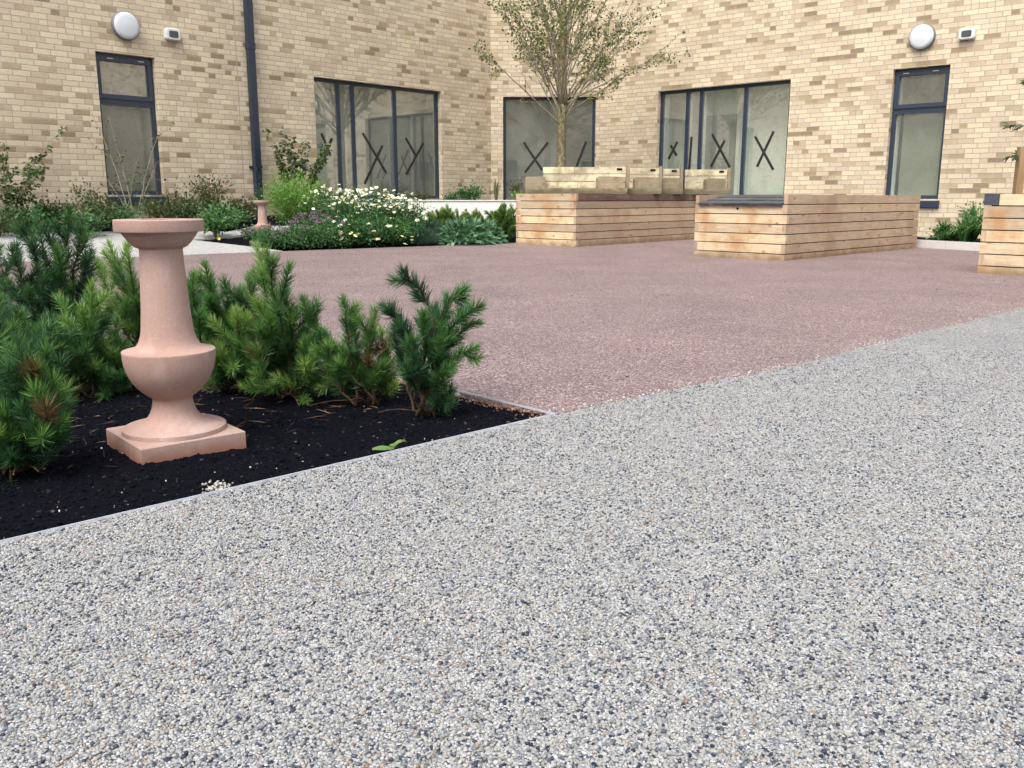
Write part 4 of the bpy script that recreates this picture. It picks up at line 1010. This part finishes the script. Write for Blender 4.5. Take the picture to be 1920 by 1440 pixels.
# --- generic shrub
def shrub(name, base, r, h, n, L, w, mat, label, cat='shrub', group=None, stems=14, mx=(0.05, 1), stemmat='stem', flat=.5, shape=1.0, updir=.6, hollow=.35):
    base = np.asarray(base, float); t = thing(name, base, label, cat, group)
    st = MB(); ends = []
    for k in range(stems):
        a = rng.uniform(0, 6.28); q = rng.uniform(.15, 1)**.6; e = base+np.array((r*q*math.cos(a), r*q*math.sin(a), h*rng.uniform(.55, 1)*(1-.45*q*q*shape)))
        m = base+np.array((r*q*.35*math.cos(a), r*q*.35*math.sin(a), h*.45)); p = bez(base, m, e, 7); st.tube(p, list(np.linspace(.006, .0018, 7)), 4); ends.append(p)
    k = rng.integers(0, stems, n); f = hollow+(1-hollow)*rng.uniform(0, 1, n)**.8; ep = np.array(ends)
    i = np.clip((f*6).astype(int), 0, 5); ff = (f*6-i)[:, None]; P = ep[k, i]*(1-ff)+ep[k, i+1]*ff
    sp = min(r, h)*.20
    P = P+rng.normal(0, sp, (n, 3))*(.5+.5*f[:, None]); P[:, 2] = np.maximum(P[:, 2], base[2]+.01)
    D = nrm(P-base-np.array((0, 0, h*.3)))*flat+rng.normal(0, .6, (n, 3))+np.array((0, 0, updir))*.5
    leafobj('foliage', P, D, rng.uniform(.7, 1.15, n)*L, rng.uniform(.7, 1.1, n)*w, np.clip(rng.uniform(*mx, n)*.7+.3*rng.uniform(0, 1, stems)[k], 0, 1), M[mat], t)
    obj('stems', st, M[stemmat], t); return t
def sapling(base, stems, label, Lf=.05, Wf=.032, mat='darkleaf', nl=26, r0=.012, name='sapling', frac=.45, twigs=3, group=None, cat='young tree'):
    base = np.asarray(base, float); t = thing(name, base, label, cat, group); st = MB(); P = []; D = []
    for tip in stems:
        tip = np.asarray(tip, float); b = base+rng.normal(0, .04, 3)*np.array((1, 1, 0)); mid = (b+tip)/2+np.array((-(tip[0]-b[0])*.22, 0, .08)); p = bez(b, mid, tip, 14); p[1:-1] += rng.normal(0, .008, (12, 3))
        st.tube(p, list(np.linspace(r0, r0*.2, 14)), 5); paths = [p[int(14*frac):]]
        for k in range(twigs):
            i = int(rng.uniform(frac, .85)*13); dd = nrm(p[i+1]-p[i]+rng.normal(0, .55, 3)); ln = rng.uniform(.15, .4); q = bez(p[i], p[i]+dd*ln*.5, p[i]+dd*ln+np.array((0, 0, ln*.2)), 6); st.tube(q, list(np.linspace(r0*.35, r0*.12, 6)), 4); paths.append(q)
        for q in paths:
            n = max(3, int(nl*len(q)/8)); i = rng.uniform(0, len(q)-1.01, n); j = i.astype(int); f = (i-j)[:, None]; pp = q[j]*(1-f)+q[j+1]*f
            dd = nrm(rng.normal(0, 1, (n, 3))*np.array((1, 1, .5))+np.array((0, 0, -.15))); P.append(pp+dd*.012); D.append(dd)
    P = np.concatenate(P); D = np.concatenate(D); n = len(P)
    leafobj('foliage', P, D, rng.uniform(.6, 1.15, n)*Lf, rng.uniform(.7, 1.1, n)*Wf, rng.uniform(0, 1, n), M[mat], t); obj('stems', st, M['twig'], t); return t
def zT(x, y): return float(T(x, y))
def wallspot(W, px, off):       # point on soil in front of a wing, seen on column px
    P = np.array(W(0, -off, 0)[:2]); Q = np.array(W(-1, -off, 0)[:2]); d = Q-P; tx = (px-960)/1716
    s = (P[0]-tx*P[1])/(tx*d[1]-d[0]); p = P+d*s; return np.array((p[0], p[1], zT(p[0], p[1])-.01))
s1 = wallspot(WL, 12, .6); yw = s1[1]
sapling(s1, [at(118, 238, yw), at(70, 285, yw+.1), at(95, 300, yw-.2), at(58, 340, yw-.2), at(4, 262, yw), at(-30, 300, yw), at(28, 350, yw-.1)], 'multi stemmed sapling with dark leaves against the brick at the far left', nl=34, Lf=.07, Wf=.045, mat='shrubleaf')
s2 = wallspot(WL, 243, .5); yw = s2[1]
sapling(s2, [at(166, 202, yw), at(314, 210, yw+.15), at(203, 218, yw), at(266, 275, yw), at(300, 300, yw+.1), at(195, 330, yw)], 'thin nearly bare sapling in front of the narrow left window', nl=11, Lf=.045, Wf=.03, r0=.010)
s3 = wallspot(WL, 558, .7); yw = s3[1]
sapling(s3, [at(496, 242, yw), at(526, 238, yw), at(578, 266, yw+.1), at(615, 290, yw), at(625, 268, yw-.1), at(545, 290, yw), at(590, 320, yw), at(520, 300, yw-.1)], 'leafy sapling beside the downpipe with green and bronze leaves', nl=46, Lf=.075, Wf=.05, mat='shrubleaf')
# shrubs under the left wing
lab = ['low dark green shrub at the far left under the brick wall', 'green leafy shrub left of the near pedestal by the wall', 'bronze tinged shrub under the left window sill', 'small green shrub under the middle of the left window',
       'bronze wispy shrub just behind the near pedestal', 'tall wispy shrub with bronze tips between pedestal and downpipe', 'green shrub below the tall wispy one', 'low green shrub left of the downpipe foot', 'small bushy shrub with dark leaves behind the near pedestal rim', 'dark low shrub at the left edge']
spec = [(45, .8, .30, .35, 'green', 0), (178, .9, .34, .62, 'bronze', 1), (150, 1.2, .35, .30, 'green', 2), (222, 1.1, .30, .34, 'green', 3), (300, .8, .32, .48, 'bronze', 4), (395, .8, .36, .78, 'bronze', 5), (425, 1.2, .34, .34, 'green', 6), (462, .7, .26, .40, 'bronze', 7), (345, 1.0, .30, .44, 'darkleaf', 8), (-10, 1.0, .4, .35, 'darkleaf', 9), (95, .6, .3, .4, 'darkleaf', 9)]
lab.append('dark shrub under the wall between the left sapling and window')
for k, (px, off, r, h, mt, li) in enumerate(spec):
    shrub('shrub', wallspot(WL, px, off), r, h, 900 if mt == 'green' else 800, .055, .032, mt, lab[li if k < 10 else 10], group='shrubs along the left wing', stems=16, shape=.4)
# plant by the wedge with yellow flower
wp_ = gsl(405, 446); t = shrub('shrub', wp_, .26, .42, 800, .06, .035, 'green', 'loose green plant with a yellow flower at the tip of the flower bed', stems=12)
yf = MB(); c = gsl(416, 455)+np.array((0, -.1, .06))
for k in range(6):
    a = k*1.047; yf.add([c, c+np.array((math.cos(a-.4)*.018, -.01, math.sin(a-.4)*.018)), c+np.array((math.cos(a)*.026, -.015, math.sin(a)*.026)), c+np.array((math.cos(a+.4)*.018, -.01, math.sin(a+.4)*.018))], [(0, 1, 2, 3)])
obj('flower', yf, M['yellow'], t)

# --- flower bed
def heads(t, P, mesh, name='flower_head', mats=None):
    for k, (p, sc_) in enumerate(P):
        o = bpy.data.objects.new(name, mesh[k % len(mesh)]); COL.objects.link(o); o.parent = t
        o.location = Vector(tuple(map(float, p)))-wloc(t); o.scale = (sc_,)*3; o.rotation_euler = (rng.uniform(-.2, .9), rng.uniform(-.35, .35), rng.uniform(0, 6.28)*0+rng.uniform(-.6, .6))
def daisymesh(mat):
    m = MB(); n = 11
    for k in range(n):
        a = 6.283*k/n; r = .030*random.uniform(.88, 1.1); z = random.uniform(-.004, .003)
        u = np.array((math.cos(a), math.sin(a), 0)); s = np.array((-u[1], u[0], 0))
        m.add([u*.004, u*r*.6+s*.0075+np.array((0, 0, .002)), u*r+np.array((0, 0, z)), u*r*.6-s*.0075+np.array((0, 0, .002))], [(0, 1, 2, 3)])
    m.lathe([(.0085, .001), (.0075, .005), (.004, .008), (.0008, .0085)], 0, 0, 8)
    for i in range(n, len(m.f)): m.m[i] = 1
    o = obj('flower_head_source', m, [mat, M['disc']]); me = o.data; bpy.data.objects.remove(o); me.name = 'flower_head'; return me
DM = [daisymesh(M['petal']) for _ in range(3)]; DY = [daisymesh(M['petaly']) for _ in range(2)]
def gz(px, Yd): x = X(px, Yd); return np.array((x, Yd, zT(x, Yd)-.01))
# bright feathery bush
shrub('shrub', gz(556, 13.1), .48, .92, 7500, .045, .014, 'lime', 'bright feathery green bush behind the daisies', stems=40, shape=.5, flat=.8)
def daisyplant(px, Yd, r, h, nfl, label, nl=3600, frontfl=0):
    b = gz(px, Yd); t = shrub('daisy_plant', b, r, h, nl, .05, .018, 'green', label, 'flowers', 'white daisy plants in the flower bed', stems=44, shape=.45)
    P = []
    for k in range(nfl):
        a = rng.uniform(0, 6.28); q = rng.uniform(0, 1)**.5; x = b[0]+r*1.05*q*math.cos(a); y = b[1]+r*1.0*q*math.sin(a)
        P.append(((x, y, b[2]+h*(1.05-.38*q*q)+rng.uniform(-.05, .07)), rng.uniform(.7, 1.1)))
    for k in range(frontfl):
        a = rng.uniform(-2.6, -.5); z = rng.uniform(.1, .8)*h; q = 1.08*math.sqrt(max(.05, 1-.4*(z/h)**2)); P.append(((b[0]+r*q*math.cos(a), b[1]+r*q*math.sin(a), b[2]+z), rng.uniform(.9, 1.35)))
    heads(t, P[:len(P)-frontfl//2], DM); 
    if frontfl: heads(t, P[len(P)-frontfl//2:], DY)
daisyplant(622, 13.1, .48, .70, 80, 'white daisy plant at the left of the flower bed beside the feathery bush')
daisyplant(690, 13.2, .50, .70, 88, 'densest white daisy plant in the middle of the flower bed', frontfl=6)
daisyplant(748, 13.4, .42, .66, 80, 'white daisy plant at the right of the flower bed beside the white wall', frontfl=6)
daisyplant(668, 12.75, .40, .40, 10, 'low leafy daisy plant with a few large blooms at the bed front', nl=4200, frontfl=14)
daisyplant(735, 13.0, .34, .40, 6, 'low leafy daisy plant at the bed front next to the lavender', nl=3600, frontfl=8)
def purpleplant(px, Yd, r, h, n, label):
    b = gz(px, Yd); t = shrub('oregano_plant', b, r, h, 2600, .035, .02, 'green', label, 'flowers', 'purple flowering plants at the bed front', stems=30)
    for k in range(n):
        a = rng.uniform(0, 6.28); q = rng.uniform(0, 1)**.5; c = np.array((b[0]+r*q*math.cos(a), b[1]+r*q*math.sin(a), b[2]+h*(1.1-.3*q*q)+rng.uniform(-.08, .04))); nn = 26
        P = c+rng.normal(0, 1, (nn, 3))*np.array((.03, .03, .014)); leafobj('flower_cluster', P, rng.normal(0, 1, (nn, 3))+np.array((0, 0, 1)), np.full(nn, .014), np.full(nn, .012), rng.uniform(0, 1, nn), M['purple'], t)
purpleplant(590, 12.35, .40, .40, 40, 'purple flowered herb at the front left of the flower bed')
purpleplant(500, 12.0, .24, .26, 14, 'small purple flowered herb in front of the distant pedestal')
purpleplant(555, 12.15, .30, .28, 12, 'low herb with few purple flowers at the bed corner')
shrub('shrub', gz(640, 12.55), .30, .30, 2400, .04, .022, 'green', 'low leafy green mound at the front edge of the flower bed', stems=26)
shrub('shrub', gz(470, 12.6), .22, .16, 500, .04, .02, 'darkleaf', 'low dark ground plant on the black soil left of the distant pedestal', stems=14)
# lavender mound, sage
def spiky(name, b, r, h, n, L, w, mat, label, cat, spread=1.0):
    t = thing(name, b, label, cat); a = rng.uniform(0, 6.28, n); q = rng.uniform(0, 1, n)**.5
    D = np.stack([np.cos(a)*q*spread, np.sin(a)*q*spread, np.full(n, .9)], 1); D = nrm(D+rng.normal(0, .15, (n, 3)))
    P = np.array(b)+np.stack([r*q*np.cos(a)*.75, r*q*np.sin(a)*.75, h*(1-q*q*.75)*rng.uniform(.1, .9, n)], 1)
    leafobj('foliage', P, D, rng.uniform(.7, 1.15, n)*L, rng.uniform(.7, 1.1, n)*w, rng.uniform(0, 1, n), M[mat], t)
    st = MB()
    for k in range(14):
        an = rng.uniform(0, 6.28); e = np.array(b)+np.array((r*.6*math.cos(an), r*.6*math.sin(an), h*.6)); st.tube(bez(np.array(b), np.array(b)+np.array((0, 0, h*.3)), e, 5), [.006, .005, .004, .003, .002], 4)
    obj('stems', st, M['twig'], t); return t
spiky('lavender', gz(782, 13.25), .40, .26, 5200, .10, .006, 'lav', 'grey green lavender mound between daisies and sage', 'lavender')
spiky('lavender', gz(810, 13.7), .32, .30, 3600, .10, .006, 'lav', 'taller lavender clump behind the sage', 'lavender')
def sage(b, r, h, n, label):
    t = thing('sage_plant', b, label, 'sage'); a = rng.uniform(0, 6.28, n); q = rng.uniform(.05, 1, n)**.6
    P = np.array(b)+np.stack([r*.8*q*np.cos(a), r*.8*q*np.sin(a), h*(1-.8*q**2.2)*rng.uniform(.65, 1, n)], 1)
    D = np.stack([np.cos(a)*q*1.3, np.sin(a)*q*1.3, .75-q*.75+rng.normal(0, .3, n)], 1)+rng.normal(0, .25, (n, 3))
    leafobj('foliage', P, D, rng.uniform(.10, .18, n), rng.uniform(.034, .054, n), rng.uniform(0, 1, n), M['sage'], t)
sage(gz(868, 13.55), .50, .31, 900, 'silvery sage plant with long leaves at the bed front')
sage(gz(905, 13.85), .34, .30, 420, 'smaller silvery sage clump next to the timber planter')
# pines behind the sage
for k, (px, Yd, tips, lb) in enumerate([(835, 14.6, [(800, 408), (820, 396), (845, 388), (865, 400), (830, 410), (855, 412)], 'mountain pine behind the sage, left of three'),
                        (895, 14.8, [(875, 402), (893, 398), (915, 405), (880, 415), (905, 415), (928, 402)], 'mountain pine behind the sage, middle of three'),
                        (945, 14.6, [(925, 395), (940, 386), (953, 388), (966, 400), (945, 405), (930, 415), (960, 420), (968, 410)], 'mountain pine against the corner of the middle planter')]):
    b = gz(px, Yd); pine(b, tipsat(b, [(u, v+7) for u, v in tips], .2), lb, nsub=9, Ln=.07, wn=.006, dens=800, sub=(.12, .24), group='mountain pines behind the sage', mat='needlesfar', srad=.01, lowfrac=.2)
# corner bed plants behind the white wall
shrub('shrub', np.array((X(885, 17.0), 17.0, .57)), .30, .36, 800, .05, .03, 'green', 'small green shrub in the raised bed left of the tall grass', stems=14)
shrub('shrub', np.array((X(850, 16.8), 16.8, .57)), .26, .18, 500, .05, .02, 'green', 'low creeping shrub behind the white wall below the left window', stems=12)
shrub('shrub', np.array((X(985, 16.9), 16.9, .57)), .30, .26, 700, .05, .03, 'lime', 'bright low shrub in the raised bed under the corner window', stems=12)
shrub('shrub', np.array((X(968, 17.3), 17.3, .57)), .16, .55, 260, .045, .025, 'bronze', 'thin bronze plant in front of the corner window', stems=6)
shrub('shrub', np.array((X(790, 16.7), 16.7, .57)), .14, .30, 260, .04, .02, 'bronze', 'small bronze sprig at the left end of the white wall', stems=6)
def strapclump(b, n, L, w, mat, label, spread=.7, name='grass_clump', cat='grass clump', group=None):
    b = np.asarray(b, float); t = thing(name, b, label, cat, group); m = MB()
    for k in range(n):
        a = rng.uniform(0, 6.28); sp = rng.uniform(.05, 1)*spread; ln = L*rng.uniform(.6, 1.1); p0 = b+np.array((math.cos(a)*.05*sp, math.sin(a)*.05*sp, 0))
        o = np.array((math.cos(a), math.sin(a), 0)); p1 = p0+o*ln*.25*sp+np.array((0, 0, ln*.75)); p2 = p0+o*ln*sp*.9+np.array((0, 0, ln*(.95-.75*sp))); pts = bez(p0, p1, p2, 7)
        s = np.array((-o[1], o[0], 0)); vs = []
        for i, p in enumerate(pts): ww = w*.5*(1-(i/6)**2.2)+.0006; vs += [p-s*ww, p+s*ww]
        m.add(vs, [(2*i, 2*i+1, 2*i+3, 2*i+2) for i in range(6)], None, float(rng.uniform(0, 1)), 0, True)
    obj('blades', m, M[mat], t); return t
strapclump((X(930, 16.9), 16.9, .57), 46, .55, .014, 'straw', 'tuft of upright straw coloured grass in the raised bed', spread=.35)
KB = lambda s, o: np.array((K0[0]+kd[0]*s+kn_[0]*o, K0[1]+kd[1]*s+kn_[1]*o, .06))
gl = ['arching strap leaved clump beside the end of the slate lidded planter', 'arching strap leaved clump in the middle of the right kerbed bed', 'arching strap leaved clump nearest the cut off planter', 'strap leaved clump behind the others in the right bed', 'strap leaved clump just behind the kerb in the right bed', 'small strap leaved clump at the back of the right bed']
for k, (s, o, n, L) in enumerate([(.12, .34, 110, .42), (.48, .32, 130, .55), (.85, .30, 140, .60), (.30, .70, 120, .6), (.66, .62, 110, .68), (1.10, .5, 120, .65)]):
    strapclump(KB(s, o), n, L, .024, 'strap', gl[k], group='strap leaved plants behind the right kerb', spread=.9)
shrub('shrub', KB(.2, .30), .22, .22, 700, .045, .03, 'green', 'low green shrub at the kerb beside the slate lidded planter', stems=14)
shrub('shrub', KB(-.4, 1.5), .20, .75, 160, .05, .03, 'green', 'thin shrub whose tip shows above the slate lidded planter', stems=6)

# --- birch like tree
def tree():
    bx, by = X(1048, 16.0), 16.0; base = np.array((bx, by, -.03)); t = thing('courtyard_tree', base, 'vase shaped young tree with small olive leaves in front of the corner window', 'tree')
    tr = MB(); top = np.array((bx+.05, by, 2.24))
    path = [base+(top-base)*f+np.array((math.sin(f*5)*.012, 0, 0)) for f in np.linspace(0, 1, 14)]; tr.tube(path, [.105, .095, .088, .084, .080, .078, .076, .074, .073, .072, .072, .073, .076, .082], 12)
    lead = bez(top, top+np.array((-.03, 0, 1.6)), top+np.array((.05, .05, 4.0)), 14); tr.tube(lead, list(np.linspace(.085, .012, 14)), 8)
    obj('trunk', tr, M['bark'], t)
    br = MB(); P = []; D = []
    def twigleaves(q, n, jit=.03):
        i = rng.uniform(0, len(q)-1.01, n); j = i.astype(int); f = (i-j)[:, None]; pp = q[j]*(1-f)+q[j+1]*f; P.append(pp+rng.normal(0, jit, (n, 3))); D.append(rng.normal(0, .6, (n, 3))+np.array((0, 0, -.45)))
    for k in range(46):
        a = k*2.399+rng.uniform(-.3, .3); hz = rng.uniform(0, 1)**1.1; st0 = lead[int(hz*6)] if k > 18 else path[-1-int(rng.uniform(0, 2.2))]
        out = rng.uniform(.18, .95); ln = rng.uniform(2.0, 3.3)*(1-.25*hz)
        if k < 18: out = rng.uniform(.55, 1.12); ln = rng.uniform(1.7, 2.7)
        cx_ = math.cos(a); o = np.array((cx_*(1.12 if cx_ > 0 else .84), math.sin(a)*.85, 0)); e = st0+o*ln*math.sin(out)*.95+np.array((0, 0, ln*math.cos(out))); m = st0+o*ln*math.sin(out)*.38+np.array((0, 0, ln*math.cos(out)*.42))
        if by+ (e[1]-by) > 18.8: e[1] = 18.75
        p = bez(st0, m, e, 16); p[2:] += np.cumsum(rng.normal(0, .006, (14, 3)), axis=0); r0 = rng.uniform(.010, .018); br.tube(p, list(np.linspace(r0, .003, 16)), 5)
        twigleaves(p[7:], 28)
        for q_ in range(9):
            i = int(rng.uniform(4, 14)); dd = nrm(nrm(p[i+1]-p[i])+rng.normal(0, .42, 3)); l2 = rng.uniform(.35, .85); e2 = p[i]+dd*l2+np.array((0, 0, .05)); q = bez(p[i], p[i]+dd*l2*.5, e2, 7); br.tube(q, list(np.linspace(.0055, .0018, 7)), 4, cap=False)
            twigleaves(q[2:], int(rng.uniform(10, 26)))
    P = np.concatenate(P); D = np.concatenate(D)
    keep = (vnoise(P[:, 0]*1.0+P[:, 1], P[:, 2], 2.6, 9, 2) > -.16) & (P[:, 1] < 18.9); P = P[keep]; D = D[keep]; n = len(P)
    obj('branches', br, M['twig'], t)
    leafobj('crown', P, D, rng.uniform(.034, .058, n), rng.uniform(.03, .048, n), rng.uniform(0, 1, n), M['olive'], t)
tree()

# --- stake and young tree in the cut off planter
px2 = at(1914, 300, 8.35)
stk = MB(); stk.box(lambda a, b, c: (px2[0]+a, px2[1]+b, c), (-.03, .035), (-.03, .03), (.60, 1.13), .4)
tag(obj('tree_stake', stk, M['post'], None, (float(px2[0]), float(px2[1]), .63)), 'square brown stake standing in the planter at the right edge', 'stake')
sb = np.array((px2[0]+.16, px2[1]+.1, .62)); 
t = thing('sapling', sb, 'young tree with long dark leaves in the planter at the right edge', 'young tree'); m = MB(); P = []; D = []
m.tube([sb, sb+np.array((0, 0, .5)), sb+np.array((-.02, 0, 1.3))], [.014, .012, .008], 6)
for (tx, ty) in ((1893, 235), (1895, 292), (1925, 150), (1960, 250)):
    e = at(tx, ty, px2[1]-.05); a = np.array((sb[0], sb[1], e[2]-.04)); q = bez(a, (a+e)/2+np.array((0, 0, .06)), e, 8); m.tube(q, list(np.linspace(.005, .002, 8)), 4)
    for k in range(16):
        i = int(rng.uniform(3, 7.9)); dd = nrm(np.array((-.55, -.1, -.45))+rng.normal(0, .4, 3)); P.append(q[i]); D.append(dd)
n = len(P); leafobj('foliage', np.array(P), np.array(D), rng.uniform(.07, .12, n), rng.uniform(.02, .03, n), rng.uniform(0, .8, n), M['darkleaf'], t); obj('trunk', m, M['twig'], t)

# ------------------------------------------------------------------ light
sun_dir = Vector((-.28, -.58, 1.0)).normalized()      # towards the sun: behind the camera, to the left
w = bpy.data.worlds.new('World'); sc.world = w; w.use_nodes = True; nt = w.node_tree; nt.nodes.clear()
sky = nt.nodes.new('ShaderNodeTexSky'); sky.sky_type = 'NISHITA'; sky.sun_disc = False
sky.sun_elevation = math.asin(sun_dir.z); sky.sun_rotation = math.atan2(sun_dir.x, sun_dir.y); sky.air_density = 1.0; sky.dust_density = 4.0; sky.ozone_density = 1.0
hs = nt.nodes.new('ShaderNodeHueSaturation'); hs.inputs['Saturation'].default_value = .45
bg = nt.nodes.new('ShaderNodeBackground'); bg.inputs[1].default_value = .15; wo = nt.nodes.new('ShaderNodeOutputWorld')
nt.links.new(sky.outputs[0], hs.inputs['Color']); nt.links.new(hs.outputs[0], bg.inputs[0]); nt.links.new(bg.outputs[0], wo.inputs[0])
sl = bpy.data.lights.new('sun', 'SUN'); sl.energy = 1.0; sl.angle = R(40); sl.color = (1, .97, .93)
so = bpy.data.objects.new('sun', sl); COL.objects.link(so); so.rotation_euler = sun_dir.to_track_quat('Z', 'Y').to_euler()
sc.view_settings.view_transform = 'Standard'; sc.view_settings.look = 'None'; sc.view_settings.exposure = 1.08; sc.view_settings.gamma = 1
sc.cycles.max_bounces = 8; sc.cycles.transparent_max_bounces = 12
